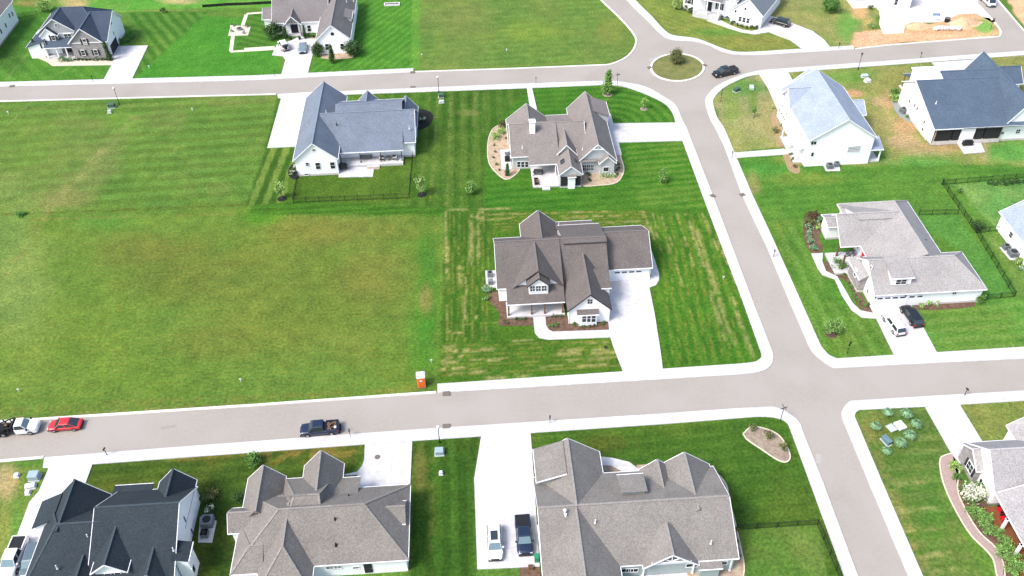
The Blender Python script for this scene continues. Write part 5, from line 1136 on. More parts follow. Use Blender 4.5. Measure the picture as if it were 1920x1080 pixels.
# utility boxes
def ubox(label, px, sx, sy, sz, m_=M_lgmetal, rz=0, base=True):
    x, y = G(*px); r = thing('utility_box', label, 'utility box', (x, y, 0), rz)
    MB().obox((0,0), sx/2, sy/2, .08, sz, 0, 0, .96, .96).obox((0,0), sx/2+.04, sy/2+.04, sz, sz+.06, 0, 0, .9, .9).build('cabinet', m_, r)
    if base: MB().box(-sx/2-.12, sx/2+.12, -sy/2-.12, sy/2+.12, 0, .08).build('plinth', M_conc, r)
G_gm = mat('dark_green_metal', (.045,.10,.07), .1, 3, .5)
ubox('dark green utility box below the upper left street lamp', (210,201), 1.4, .9, .9, G_gm); ubox('small pale utility pedestal beside the dark green box, upper left', (206,211), .7, .6, .5)
ubox('pale green utility box upper of the pair behind the blue-grey roofed house', (827,182), 1.0, .9, .8, G_gm); ubox('low pale utility box lower of the pair behind the blue-grey roofed house', (828,192), 1.0, .7, .4)
ubox('pale utility box in the strip between the two bottom houses', (824,850), 1.1, .9, .8, mat('blue_grey_metal', (.25,.33,.36), .08, 3, .5)); ubox('tiny white utility pedestal in the strip between the two bottom houses', (827,889), .35, .35, .5, M_plastic)
ubox('blue-grey transformer box on the weedy lawn, far left', (66,896), 1.3, 1.1, .9, MATS['blue_grey_metal']); ubox('white utility box just below the blue-grey transformer box, far left', (58,914), 1.2, .7, .5, M_plastic, .2)
ubox('dark green transformer box on the corner lawn east of the roundabout', (1381,171), 1.3, .9, .8, G_gm, .5); ubox('mint green rounded utility lid beside the dark green transformer', (1409,166), .9, 1.5, .5, M_lgmetal, -.2, False)
ubox('pale utility box left of the steel-blue roofed house, upper one', (1621,144), 1.4, .9, .5, M_lgmetal); ubox('pale utility box left of the steel-blue roofed house, lower one', (1626,153), 1.2, .9, .5, M_plastic, .2)
ubox('dark teal utility box among tufts of tall grass, bottom right lawn', (1661,829), .6, 1.4, .8, mat('teal_metal', (.10,.17,.19), .1, 3, .5), .35); ubox('pale rectangular utility lid among tufts of tall grass', (1671,804), 1.0, 1.2, .25, M_lgmetal, .35, False); ubox('white octagonal utility lid among tufts of tall grass', (1687,800), 1.2, 1.4, .4, M_plastic, .3, False)
for lb, p in (('lower', (53,925)), ('upper', (32,893))): ubox('small white pedestal on the weedy lawn at far left, %s one' % lb, p, .5, .5, .4, M_plastic)
# portable toilet
x, y = G(790.5, 728); r = thing('portable_toilet', 'orange portable toilet with white roof at the edge of the meadow', 'portable toilet', (x, y+.6, 0), .05)
MB().obox((0,0), .6, .6, .1, 2.15, 0, 0, .97, .97).build('cabin', M_orange, r); MB().obox((0,0), .64, .64, 2.15, 2.3).obox((0,0), .6, .6, 2.3, 2.45, 0, 0, .6, .8).build('roof', M_plastic, r)
MB().box(-.42,.42,-.64,-.59,.2,1.95).build('door', mat('dark_orange_plastic', (.60,.12,.02), .05, 3, .5), r); MB().box(-.2,.2,-.67,-.63,1.5,1.75).build('door_label', M_plastic, r); MB().box(-.66,.66,-.66,.66,0,.1).build('skid', M_dcush, r)
# survey stakes and small lawn things
def stake(label, px, g=None):
    x, y = G(*px); r = MB((x, y, 0)).add([(x-.03,y-.03,0),(x+.03,y-.03,0),(x+.03,y+.03,0),(x-.03,y+.03,0),(x-.03,y-.03,.7),(x+.03,y-.03,.7),(x+.03,y+.03,.7),(x-.03,y+.03,.7)], [(4,5,6,7),(0,1,5,4),(1,2,6,5),(2,3,7,6),(3,0,4,7)]).box(x-.16,x+.16,y-.02,y+.02,.45,.75)
    o = r.build('survey_stake', M_plastic); o.location = (x, y, 0); tag(o, label, 'stake', 'white survey stakes in the lots')
for lb, p in (('white survey stake at the left end of the upper meadow by the street', (16,214)), ('white survey stake in the upper meadow right of the lamp', (361,208)), ('white survey stake at the bottom of the big meadow near the street, left end', (36,735)), ('white survey stake at the bottom of the big meadow, towards its middle', (452,716)), ('white utility stub standing next to the portable toilet', (809,680)),
   ('white survey stake on the lawn right of the top left driveway', (280,128)), ('white survey stake in the mown lot, top centre', (950,97)), ('white survey stake where the mown lot meets the striped lawn, top centre', (791,106)), ('tiny white marker on the lawn near the crossroads', (1356,524))): stake(lb, p)
# top-centre planter frame
x, y = G(735, 9); o = MB((x,y,0)).box(x-2.0,x+2.0,y-.7,y-.5,0,.35).box(x-2.0,x+2.0,y+.5,y+.7,0,.35).box(x-2.0,x-1.8,y-.5,y+.5,0,.35).box(x+1.8,x+2.0,y-.5,y+.5,0,.35).build('raised_planter', M_plastic); o.location = (x,y,0); tag(o, 'long white raised planter frame on the lawn, top centre', 'planter')
MB().box(-1.8,1.8,-.5,.5,.02,.2).build('soil', M_mulch, o)
# patio furniture
def sofa(label, px, h0, rz, m_=M_dcush, w_=1.8):
    x, y = G(px[0], px[1], h0); r = thing('patio_sofa', label, 'sofa', (x, y, h0), rz)
    MB().box(-w_/2,w_/2,-.4,.4,.05,.38).build('seat', m_, r); MB().box(-w_/2,w_/2,.3,.45,.38,.8).build('backrest', m_, r)
    for s_ in (-1,1): MB().box(s_*w_/2-.08,s_*w_/2+.08,-.4,.4,.38,.6).build('armrest', M_black, r)
def table(label, px, h0, rz=0, m_=M_dcush, w_=1.2):
    x, y = G(px[0], px[1], h0); r = thing('patio_table', label, 'table', (x, y, h0), rz)
    MB().box(-w_/2,w_/2,-.4,.4,.45,.52).build('table_top', m_, r)
    for a_ in (-1,1):
        for b_ in (-1,1): MB().box(a_*(w_/2-.1)-.04,a_*(w_/2-.1)+.04,b_*.3-.04,b_*.3+.04,0,.45).build('leg', M_black, r)
def grill(label, px, h0, rz=0, w_=1.5):
    x, y = G(px[0], px[1], h0); r = thing('grill', label, 'grill', (x, y, h0), rz)
    MB().box(-w_/2,w_/2,-.35,.35,.05,.85).build('cabinet', M_black, r); MB().cyl((-w_*.32,0,.9),(w_*.32,0,.9),.34,n=14).build('lid', M_black, r); MB().box(-w_/2-.02,w_/2+.02,-.37,.37,.85,.9).build('shelf', M_black, r)
grill('covered black grill on the back porch of the blue-grey roofed house', z2(655,742), .5, 0, 1.6)
sofa('dark grey porch sofa in the middle of the back porch of the blue-grey roofed house', z2(828,668), .5, math.pi, M_dcush, 2.0)
sofa('cream armchair on the back porch of the blue-grey roofed house, left one', z2(945,680), .5, math.pi/2, M_cush, 1.2); sofa('cream armchair on the back porch of the blue-grey roofed house, right one', z2(1040,675), .5, -math.pi/2, M_cush, 1.2)
table('dark coffee table between the two cream armchairs', z2(993,675), .5, math.pi/2)
slab('patio', [z2(620,738),z2(885,728),z2(877,803),z2(619,808)], 0, .14, M_conc)
sofa('dark wicker sofa on the white patio of the taupe-roofed house', za(606,825), .3, -.2, M_dcush, 1.7)
sofa('brown and yellow bench near the front edge of the white patio', za(590,905), .3, math.pi/2, M_wood, 1.6)
table('small dark table on the side slab of the taupe-roofed house', za(340,660), .15, .2)
grill('black grill with brick-red base at the side of the taupe-roofed house', za(335,712), .15, 0, 1.0)
grill('large black grill on the small back patio of the steel-blue roofed house', (1813,272), .13, 0, 1.9)
sofa('red cushioned chair on the brown porch deck, nearest the flowers', (1877,958), .3, -math.pi/2, M_red, .9); sofa('red cushioned chair on the brown porch deck, lower one', (1882,975), .3, -math.pi/2, M_red, .9)
def rocker(label, px, h0, rz):
    x, y = G(px[0], px[1], h0); r = thing('porch_chair', label, 'chair', (x, y, h0), rz)
    MB().box(-.3,.3,-.3,.3,.38,.44).build('seat', M_dcush, r); b_ = MB()
    for i in range(5): b_.box(-.28+i*.13,-.24+i*.13,.27,.32,.44,1.05)
    b_.build('backrest', M_dcush, r)
    for a_ in (-.27,.27):
        for c_ in (-.27,.27): MB().box(a_-.03,a_+.03,c_-.03,c_+.03,0,.38).build('leg', M_black, r)
rocker('grey slatted porch chair near the red front door, left one', zr(320,437), .35, 0); rocker('grey slatted porch chair near the red front door, right one', zr(350,435), .35, .3)
for lb, p, a_ in (('fire pit chair at the top left corner of the pale stone patio', (438,49), 2.6), ('fire pit chair at the right end of the pale stone patio', (463,51), -1.6), ('fire pit chair at the bottom left of the pale stone patio', (435,60), .6), ('fire pit chair at the bottom right of the pale stone patio', (457,63), -.4)): rocker(lb, p, .05, a_)
x, y = G(449, 56); r = thing('fire_pit', 'round dark fire pit in the middle of the pale stone patio, top left', 'fire pit', (x, y, .05)); MB().cyl((0,0,0),(0,0,.45),.75,.7,14).build('stone_ring', M_stone, r); MB().cyl((0,0,.45),(0,0,.48),.55,n=12).build('ash_bowl', M_dark, r)
# air conditioners
def acunit(label, px, s_=.9, h0=.12, h_=.85, rz=0, z=None):
    x, y = G(px[0], px[1], h0); r = thing('air_conditioner', label, 'air conditioner', (x, y, h0), rz)
    b_ = MB().box(-s_/2,s_/2,-s_/2,s_/2,0,h_); 
    for i in range(5): b_.box(-s_/2-.02,s_/2+.02,-s_/2-.02,s_/2+.02,.1+i*.16,.16+i*.16)
    b_.build('cabinet', M_ac, r); MB().cyl((0,0,h_),(0,0,h_+.04),s_*.36,n=16).build('fan_grille', M_black, r)
acunit('large grey air conditioner on the slab east of the dark slate roofed house', z1(1172,785), 1.5, .14, 1.0)
acunit('round-topped black air conditioner on the slab below the large one', z1(1155,852), .9, .14, .8)
slab('ac_slab', [z1(1125,745),z1(1218,768),z1(1192,890),z1(1113,890)], 0, .14, M_conc)
acunit('grey air conditioner behind the tall pale-blue roofed house, left one', z4(460,858), 1.1, .12); acunit('dark air conditioner behind the tall pale-blue roofed house, right one', z4(513,845), .8, .12)
slab('ac_slab', [z4(415,840),z4(535,835),z4(542,880),z4(435,882)], 0, .12, M_conc)
slab('ac_slab', [zr(1150,390),zr(1175,385),zr(1260,455),zr(1210,460)], 0, .12, M_conc)
acunit('grey air conditioner by the right edge house, upper one', zr(1183,398), 1.0, .12); acunit('grey air conditioner by the right edge house, lower one', zr(1222,432), 1.5, .12)
slab('ac_slab', [zc(115,490),zc(190,490),zc(195,612),zc(122,612)], 0, .12, M_conc)
acunit('pale air conditioner west of the white farmhouse, upper one', zc(150,530), .9, .12); acunit('black and tan heat pump west of the white farmhouse, lower one', zc(155,585), .8, .12, .6)
acunit('tan air conditioner west of the steel-blue roofed house', z4(1015,440), 1.3, .12, .9, .4)
acunit('pale air conditioner hidden in shrubs right of the top left house', zt(1355,430), .9, .05, .8)
# green bin, planter box by B3
x, y = G(1006, 1052); r = thing('wheelie_bin', 'green wheelie bin against the wall beside the dark blue pickup with bed cover', 'bin', (x, y, .13)); MB().obox((0,0),.25,.3,0,1.0,0,0,1.15,1.15).build('body', mat('green_plastic',(.02,.19,.10),.05,3,.5), r); MB().obox((0,0),.31,.37,1.0,1.07).build('lid', MATS['green_plastic'], r)
x, y = G(995, 1066); r = thing('planter_box', 'small wooden planter box at the foot of the long driveway', 'planter', (x, y, .05)); MB().obox((0,0),.3,.25,0,.5).build('box', M_wood, r); MB().obox((0,0),.24,.19,.5,.52).build('soil', M_mulch, r)
# gravel lot things: banner sign, black bin, boulders, dirt mounds
x, y = G(1752, 40); r = thing('banner_sign', 'blue and white realty banner on a leaning frame on the gravel lot', 'sign', (x, y, 0), -.2)
MB().box(-.9,.9,-.04,.04,1.3,2.3).build('sign_board', M_plastic, r); mk_ = MB()
mk_.box(-.8,-.45,-.06,-.03,1.5,2.1).box(-.35,-.05,-.06,-.03,1.5,2.1).box(.05,.35,-.06,-.03,1.5,2.1).box(.45,.8,-.06,-.03,1.5,2.1); mk_.build('sign_marks', mat('blue_paint', (.05,.20,.60), .05, 3, .5), r)
for s_ in (-1,1): MB().cyl((s_*.8,0,0),(s_*.8,0,1.3),.05,n=6).build('leg', M_lgmetal, r)
x, y = G(1775, 41); r = thing('waste_drum', 'black drum beside the dirt mound on the gravel lot', 'drum', (x, y, 0)); MB().cyl((0,0,0),(0,0,1.0),.6,.65,14).build('body', M_black, r); MB().cyl((0,0,1.0),(0,0,1.06),.68,n=14).build('lid', M_dcush, r)
M_rock = mat('pale_rock', (.50,.47,.45), .15, 2, .9, .3)
for i in range(9):
    px = 1754+i*5.4; x, y = G(px, 56+random.uniform(-1,1)); o = MB((x,y,0)).ball((x,y,.35), .75,.65,.6, 8,5, jit=.14, z0=-.6).build('boulder', M_rock, None); o.location = (x,y,0); tag(o, 'pale boulder, %s from the left of nine lined up before the dirt mounds' % ORD[i], 'boulder', 'row of pale boulders on the dirt')
M_dirt = mat('orange_dirt', (.50,.31,.17), .15, 1.5, .95, .6, tint=((.42,.33,.22), .8))
for lb, px, rx, ry, rz in (('long low mound of orange dirt on the gravel lot, left one', (1722,50), 4.0, 1.6, 1.0), ('larger mound of orange dirt on the gravel lot, right one', (1806,45), 4.2, 2.6, 1.5)):
    x, y = G(*px); mb = MB((x,y,0)); n_ = 26; k_ = 8; V = []
    for j in range(k_+1):
        for i in range(n_):
            t = 2*math.pi*i/n_; rr = j/k_; q = 1+.18*math.sin(3*t+1)+.1*math.sin(7*t); V.append((x+rx*rr*q*math.cos(t), y+ry*rr*q*math.sin(t), rz*(.5+.5*math.cos(math.pi*rr))*(1+random.uniform(-.12,.12))))
    F = [(j*n_+i, j*n_+(i+1) % n_, (j+1)*n_+(i+1) % n_, (j+1)*n_+i) for j in range(k_) for i in range(n_)]
    o = mb.add(V, [f[::-1] for f in F]).build('dirt_mound', M_dirt, None, True); o.location = (x,y,0); tag(o, lb, 'dirt mound')

# ------------------------------------------------------------------ fences
def fence(label, pts, h_=1.25, world=False, m_=M_black, sp=.2, post_every=2.4):
    P = [Vector(p) for p in (pts if world else gp(pts))]; o0 = P[0]; r = thing('fence', label, 'fence', (o0.x, o0.y, 0))
    for a_, b_ in zip(P[:-1], P[1:]):
        L_ = (b_-a_).length; n_ = max(1, round(L_/post_every)); d = (b_-a_)/n_
        for i in range(n_):
            p, q = a_-o0+d*i, a_-o0+d*(i+1); mb = MB()
            for z in (.18, h_-.3, h_-.08): mb.beam((p.x,p.y,z), (q.x,q.y,z), .03, .035)
            k = int(d.length/sp)
            for j in range(1, k): t = p+(q-p)*j/k; mb.box(t.x-.009,t.x+.009,t.y-.009,t.y+.009,.05,h_)
            mb.build('panel', m_, r); MB().box(p.x-.04,p.x+.04,p.y-.04,p.y+.04,0,h_+.1).build('post', m_, r)
    q = P[-1]-o0; MB().box(q.x-.04,q.x+.04,q.y-.04,q.y+.04,0,h_+.1).build('post', m_, r)
fence('black metal fence round the small back yard of the blue-grey roofed house', [z2(318,805), z2(282,1003), z2(1150,968), z2(1178,645)])
fence('black fence across the striped lawn right of the bottom centre house', [(1380,994),(1532,984),(1580,1100)])
fence('black fence running diagonally between the two yards on the right', [(1766,346),(1829,436),(1901,557),(1848,562)])
fence('short black fence joining the pale grey roofed house to the diagonal fence', [(1722,404),(1795,402)])
fence('black fence along the top of the right-hand back yard', [(1767,347),(1925,334)])
fence('black fence from the diagonal fence to the right edge house', [(1831,438),(1874,433)])
fence('dark fence behind the house cut by the left edge', [(70,28),(24,36)], 1.2)
x, y = G(380, 11); w_ = [G(380,14), G(420,11), G(470,9), G(524,6)]; r = thing('silt_fence', 'long sagging black silt fence at the top left', 'fence', (*w_[0], 0))
for i in range(3):
    a_, b_ = Vector(w_[i])-Vector(w_[0]), Vector(w_[i+1])-Vector(w_[0])
    MB().beam((a_.x,a_.y,.4), (b_.x,b_.y,.35), .04, .7).build('fabric', M_black, r); MB().box(a_.x-.04,a_.x+.04,a_.y-.04,a_.y+.04,0,.9).build('post', M_wood, r)
z1 = Z(0,720,3); z2 = Z(480,130,4); z3 = Z(860,760,3); z4 = Z(1440,100,4); zt = Z(0,0,6); zc = Z(880,380,3.858); zr = Z(1480,330,2.918); zz = Z(380,760,3.375)
# ------------------------------------------------------------------ trees and shrubs
def leaves(mb, c, rx, ry, rz, n, s_=.16, seed=0, shape='ball', m=0, dense=.45):
    rs = random.Random(seed); cl = []
    for i in range(max(4, n//45)):      # clumps
        t = rs.uniform(0, 2*math.pi); u = rs.uniform(-1, 1); rr = rs.uniform(.35, .95)
        if shape == 'cone':
            u = rs.uniform(-1, 1); k = (1-u)/2; k = .12+.88*k; cl.append((c[0]+rx*k*.75*rr*math.cos(t), c[1]+ry*k*.75*rr*math.sin(t), c[2]+rz*u*.92, .28+.25*k))
        elif shape == 'oval':
            k = math.sqrt(max(0, 1-(abs(u)**1.6))); cl.append((c[0]+rx*k*rr*math.cos(t), c[1]+ry*k*rr*math.sin(t), c[2]+rz*u*.9, .36))
        else:
            k = math.sqrt(1-u*u); cl.append((c[0]+rx*k*rr*math.cos(t), c[1]+ry*k*rr*math.sin(t), c[2]+rz*u*rr, .42))
    for i in range(n):
        q = cl[rs.randrange(len(cl))]; kk = q[3]
        x = q[0]+rs.gauss(0, 1)*rx*kk*.5; y = q[1]+rs.gauss(0, 1)*ry*kk*.5; z = q[2]+rs.gauss(0, 1)*rz*kk*.5
        z = max(z, .04)
        a_ = Vector((rs.gauss(0,1), rs.gauss(0,1), rs.gauss(0,.8))).normalized(); b_ = a_.cross(Vector((rs.gauss(0,1), rs.gauss(0,1), rs.gauss(0,1)))).normalized()
        k = s_*rs.uniform(.6, 1.3); p = Vector((x, y, z))
        mb.add([tuple(p+k*a_), tuple(p+k*.55*b_), tuple(p-k*a_), tuple(p-k*.55*b_)], [(0,1,2,3)], m)
    return mb
def tree(label, base, h_, cr, mt, shape='oval', n=700, ls=.17, trunk_h=.3, kind='tree', group=None, ring=None, name='tree', seed=1, dens=1.0):
    x, y = G(*base); r = thing(name, label, kind, (x, y, 0), 0, group); rs = random.Random(seed)
    t = MB(); t.cyl((0,0,0),(0,0,h_*.45),.05+h_*.012,.03+h_*.006,8); t.cyl((0,0,h_*.45),(0,0,h_*.9),.03+h_*.006,.015,6)
    for i in range(7):
        a_ = i*2.4+rs.random(); z = h_*rs.uniform(trunk_h, .7); rr = cr*rs.uniform(.5,.8); t.cyl((0,0,z),(rr*math.cos(a_), rr*math.sin(a_), z+rr*.8), .03, .01, 5)
    t.build('trunk', M_trunk, r)
    zc_ = h_*(trunk_h+1)/2; leaves(MB(), (0,0,zc_), cr, cr, h_*(1-trunk_h)/2, int(n*1.9), ls, seed, shape).build('crown', mt, r)
    if ring: o = MB((x,y,0)).cyl((x,y,.0),(x,y,.05),ring,ring*.9,16).build('mulch_ring', M_dmulch if seed in (2, 3) else M_gravel2 if seed in (4, 5) else M_mulch, None); o.location = (x,y,0); tag(o, kind='structure')
    return r
tree('young light green tree at the left end of the fenced back yard', z2(195,970), 3.6, 1.1, L_lt, 'oval', 420, .15, .3, ring=.9, seed=2, kind='tree')
tree('young yellow-green tree right of the fenced back yard', z2(1245,940), 3.8, 1.1, L_yel, 'oval', 420, .15, .25, ring=.9, seed=3)
tree('tall slender green tree by the dark street sign near the roundabout', (1139,177), 5.6, 1.3, L_br, 'cone', 1500, .18, .12, ring=1.1, seed=4)
tree('small thin tree in the curved lawn left of the roundabout street', (1207,204), 2.6, .9, L_lt, 'oval', 160, .13, .3, ring=.8, seed=5)
tree('small bright green tree in the lawn right of the taupe-roofed house', (1243,341), 3.0, 1.1, L_br, 'oval', 420, .14, .12, seed=6)
tree('small dark green tree in the lawn left of the taupe-roofed house', (884,364), 3.0, 1.0, L_br, 'oval', 420, .14, .15, seed=7)
tree('small leafy tree with mulch ring on the crossroads corner lawn', (1558,626), 2.9, 1.35, L_br, 'ball', 600, .15, .25, ring=1.0, seed=8)
tree('round olive-leaved tree on the roundabout island', (1267,118), 3.3, 1.7, L_ol, 'ball', 2000, .15, .08, seed=9)
tree('round dense green tree on the dry lawn at the top right', (1556,22), 3.6, 2.1, L_md, 'ball', 2200, .17, .08, seed=10)
tree('bushy tree left of the timbered entry at top centre', (514,72), 3.8, 2.0, L_dk, 'ball', 1300, .18, .15, seed=11)
tree('bushy tree at the left corner of the top centre gable wing', (596,105), 3.0, 1.3, L_dk, 'ball', 800, .17, .12, seed=12)
tree('bushy tree at the right corner of the top centre gable wing', (661,104), 3.6, 2.0, L_dk, 'ball', 1500, .18, .1, seed=13)
tree('narrow dark evergreen in front of the top centre gable wing', (624,118), 4.4, .85, L_dk, 'cone', 900, .15, .12, seed=14)
tree('white-blossomed bush-tree at the corner of the angled white house', (1270,16), 2.6, 1.3, leafmat('pale_leaves', (.24,.34,.10)), 'ball', 700, .17, .05, seed=15)
tree('sapling behind the bottom left lawn near the street', (478,868), 2.0, 1.1, L_md, 'ball', 300, .15, .1, seed=16)
tree('yellow-green weed tree left of the top left house', (86,22), 3.0, 2.0, L_lt, 'ball', 700, .17, .1, seed=17)
tree('tiny young tree on the dry corner lawn east of the roundabout', (1413,221), 2.8, .7, L_md, 'oval', 110, .12, .2, seed=18)
tree('small sapling in the right-hand back yard', (1801,361), 1.2, .6, L_md, 'ball', 110, .12, .1, seed=19)
tree('small dark sapling on the lawn at the top left', (305,24), 1.6, .8, L_dk, 'ball', 160, .13, .1, seed=20)
def shrub(label, px, r_=.5, h_=None, mt=L_md, group=None, n=None, name='shrub', shape='ball', ls=.11, seed=1, z=.04, fl=None, flm=None, fs=.09):
    x, y = G(*px); h_ = h_ or r_*1.5; r = MB(); leaves(r, (0,0,h_/2), r_, r_, h_/2, n or int(140*r_*r_*4+60), ls, seed, shape)
    if fl: leaves(r, (0,0,h_*.6), r_, r_, h_*.45, fl, fs, seed+50, shape, 1)
    o = r.build(name, [mt, flm or L_flw]); o.location = (x, y, z); return tag(o, label, 'shrub', group)
def shrubrow(label, pts, group, **k):
    first = None; pts = sorted(pts); 
    for i, p in enumerate(pts):
        lb = '%s, %s from left' % (label, ORD[i])
        if first is None: first = shrub(lb, p, group=group, **k)
        else:
            c = first.copy(); c['label'] = lb; col.objects.link(c); c.location = (*G(*p), .04); c.rotation_euler.z = i*1.3; s_ = random.uniform(.85, 1.15); c.scale = (s_, s_, s_)
shrubrow('small clipped bush in the row under the stone gable at top left', [zt(x, y) for x, y in ((850,678),(890,678),(930,680),(972,682),(1018,680),(1062,682),(1104,680),(1148,680),(1188,678))], 'clipped bushes under the stone gable', r_=.45, mt=L_dk, seed=21)
shrub('large blue-green bush before the porch of the top left house', zt(712,690), .9, 1.2, L_md, seed=22); shrub('grey-green bush right of the large one at the top left porch', zt(782,692), .8, 1.1, L_gr, seed=23)
shrubrow('dark bush in pale gravel, left end of the top left house', [zt(480,634), zt(520,652), zt(550,625)], 'dark bushes in the pale gravel', r_=.35, mt=L_dk, seed=24)
tree('narrow dark evergreen at the left corner of the top left house', zt(432,622), 4.0, .6, L_dk, 'cone', 700, .13, .03, seed=25); tree('narrow dark evergreen between stone gable and driveway, top left', zt(1240,680), 4.6, .8, L_dk, 'cone', 1000, .14, .03, seed=26)
shrubrow('bush in the clump behind the top left garage', [zt(1345,490), zt(1400,480), zt(1455,455), zt(1485,420)], 'bushes behind the top left garage', r_=.8, mt=L_md, seed=27)
tree('dark cone evergreen left of the timbered entry', ztc(335,430), 2.8, .8, L_dk, 'cone', 600, .14, .03, seed=28); tree('dark cone evergreen right of the timbered entry', ztc(557,435), 3.4, .6, L_dk, 'cone', 600, .13, .03, seed=29)
shrubrow('round dark bush right of the timbered entry', [ztc(605,420), ztc(655,420)], 'round dark bushes by the entry', r_=.6, mt=L_dk, seed=30)
for lb, a in (('left', 393), ('right', 494)):
    x, y = G(*ztc(a, 448)); r = thing('plant_pot', 'black plant pot %s of the entry walk, top centre' % lb, 'plant pot', (x, y, .13)); MB().cyl((0,0,0),(0,0,.5),.25,.35,10).build('pot', M_black, r); leaves(MB(), (0,0,.75),.3,.3,.3,90,.1,31).build('foliage', L_dk, r)
# farmhouse beds
shrubrow('tiny dark bush in the mulch at the front of the farmhouse', [zc(345,848), zc(372,845), zc(402,843), zc(605,828), zc(640,826), zc(675,824), zc(830,900), zc(868,898), zc(905,896)], 'tiny bushes along the farmhouse front', r_=.28, mt=L_dk, seed=33)
shrubrow('young green plant in the farmhouse mulch bed', [zc(630,890), zc(590,900), zc(765,890), zc(970,880)], 'young plants in the farmhouse mulch', r_=.4, mt=L_md, seed=34)
shrub('dark bush at the porch corner of the farmhouse', zc(262,870), .45, 1.0, L_ol, seed=35); shrub('white-flowering bush left of the farmhouse near the heat pump', zc(130,640), .8, 1.2, L_gr, fl=60, seed=36); shrub('white-flowering low plant below the other one, left of the farmhouse', zc(125,700), .5, .6, L_md, fl=30, seed=37)
# A2
shrub('white-flowering bush in the black mulch bed right of the blue-grey roofed house', z2(1255,385), .9, 1.2, L_dk, fl=220, seed=38)
shrubrow('white-flowering bush left of the fenced house', [z2(270,790), z2(300,755)], 'white bushes left of the fenced house', r_=.6, mt=L_dk, fl=90, seed=39)
# A3
shrub('large lime hydrangea in the curved gravel bed, lower one', za(232,520), 1.0, 1.3, L_lt, fl=160, flm=L_yel, seed=40); shrub('large lime hydrangea in the curved gravel bed, upper one', za(285,465), 1.0, 1.3, L_lt, fl=160, flm=L_yel, seed=41)
shrub('dark red bush behind the lime hydrangeas', za(290,415), 1.1, 1.5, L_red, seed=42); tree('dark pointed evergreen at the end of the curved gravel bed', za(337,840), 2.6, .55, L_dk, 'cone', 600, .12, .03, seed=43)
shrubrow('sparse little plant in the curved gravel bed', [za(222,580), za(225,635), za(215,690), za(235,750), za(265,800), za(330,520)], 'sparse plants in the curved gravel', r_=.32, mt=L_ol, seed=44)
shrubrow('white flowering clump in the right gravel bed', [za(1215,860), za(1240,850), za(1160,862), za(1270,855)], 'flowering clumps in the right gravel bed', r_=.55, mt=L_lt, fl=50, seed=45)
shrubrow('dark little bush by the east wall of the taupe-roofed house', [za(1308,745), za(1305,800), za(1305,835), za(1315,780), za(1050,880), za(1062,895)], 'dark bushes by the east wall', r_=.32, mt=L_dk, seed=46); shrub('dark upright bush beside the screened room', za(1045,850), .5, 1.2, L_dk, seed=47)
# R
shrubrow('bush in the long mulch bed left of the brick porch', [zr(110,290), zr(105,330), zr(115,365), zr(130,400), zr(150,250)], 'bushes left of the brick porch', r_=.75, mt=L_gr, seed=48)
shrub('russet bush at the top of the mulch bed left of the brick porch', zr(125,235), 1.3, 1.6, L_red, seed=49); shrub('bright green bush by the low roof, left of the pale grey roofed house', zr(165,290), .8, 1.2, L_lt, seed=50); shrub('rounded bright green bush inside the curve of the front walk', zr(265,495), 1.3, 1.5, L_md, seed=51, n=900)
shrub('olive bush between the russet bush and the porch', zr(100,270), 1.0, 1.3, L_ol, seed=71)
shrubrow('small round bush lining the curved front walk', [zr(318,590), zr(335,610), zr(345,635), zr(358,655), zr(370,675), zr(380,692), zr(300,545), zr(415,715), zr(428,710)], 'small bushes lining the curved walk', r_=.38, mt=L_md, seed=52)
shrubrow('white-flowering clump in the mulch under the south wall', [zr(715,715), zr(745,705), zr(795,700), zr(810,705)], 'flower clumps under the south wall', r_=.6, mt=L_lt, fl=60, seed=53)
tree('bushy evergreen at the east corner of the pale grey roofed house', zr(1035,690), 1.6, .9, L_md, 'ball', 500, .14, .03, seed=54)
shrubrow('round bush in the row inside the top fence', [zr(x, y) for x, y in ((1100,50),(1135,48),(1170,46),(1203,44),(1236,41),(1268,40))], 'round bushes inside the top fence', r_=.65, mt=L_dk, seed=55)
shrub('dark spreading bush at the junction of the right-hand fences', (1832,428), 1.4, 1.4, L_dk, seed=56); shrub('yellow-flowering bush near the right edge air conditioners', (1908,492), .9, 1.0, L_yel, seed=57); shrub('grey-white plant below the yellow-flowering bush at right edge', (1914,505), .6, .8, L_gr, fl=40, seed=58)
# island bed, BR
shrubrow('low yellow-green plant on the oval gravel island', [z3(1650,140), z3(1745,185), z3(1825,250)], 'plants on the oval gravel island', r_=.65, mt=L_ol, seed=59)
x, y = G(*z3(1728,158)); mb = MB()
for i in range(14):
    t = i*.45; mb.beam((.3*math.cos(t),.3*math.sin(t),.3), (.3*math.cos(t+.45),.3*math.sin(t+.45),.3), .05,.05)
o = mb.build('garden_ornament', M_black); o.location = (x, y, 0); tag(o, 'small black ring ornament on the oval gravel island', 'ornament')
def tuft(label, px, r_, group, seed):
    rs = random.Random(seed); mb = MB()
    for i in range(420):
        t = rs.uniform(0, 2*math.pi); rr = r_*rs.uniform(.3, 1.0); hh = r_*rs.uniform(.8, 1.3); bx, by = .15*math.cos(t)*rs.random(), .15*math.sin(t)*rs.random()
        p0 = Vector((bx, by, 0)); p1 = Vector((rr*.5*math.cos(t), rr*.5*math.sin(t), hh*.9)); p2 = Vector((rr*math.cos(t), rr*math.sin(t), hh*.6)); sd_ = Vector((-math.sin(t), math.cos(t), 0))*.05
        mb.add([tuple(p0-sd_), tuple(p0+sd_), tuple(p1+sd_), tuple(p1-sd_), tuple(p2)], [(0,1,2,3), (3,2,4)])
    o = mb.build('grass_tuft', L_gr); o.location = (*G(*px), 0); tag(o, label, 'ornamental grass', group)
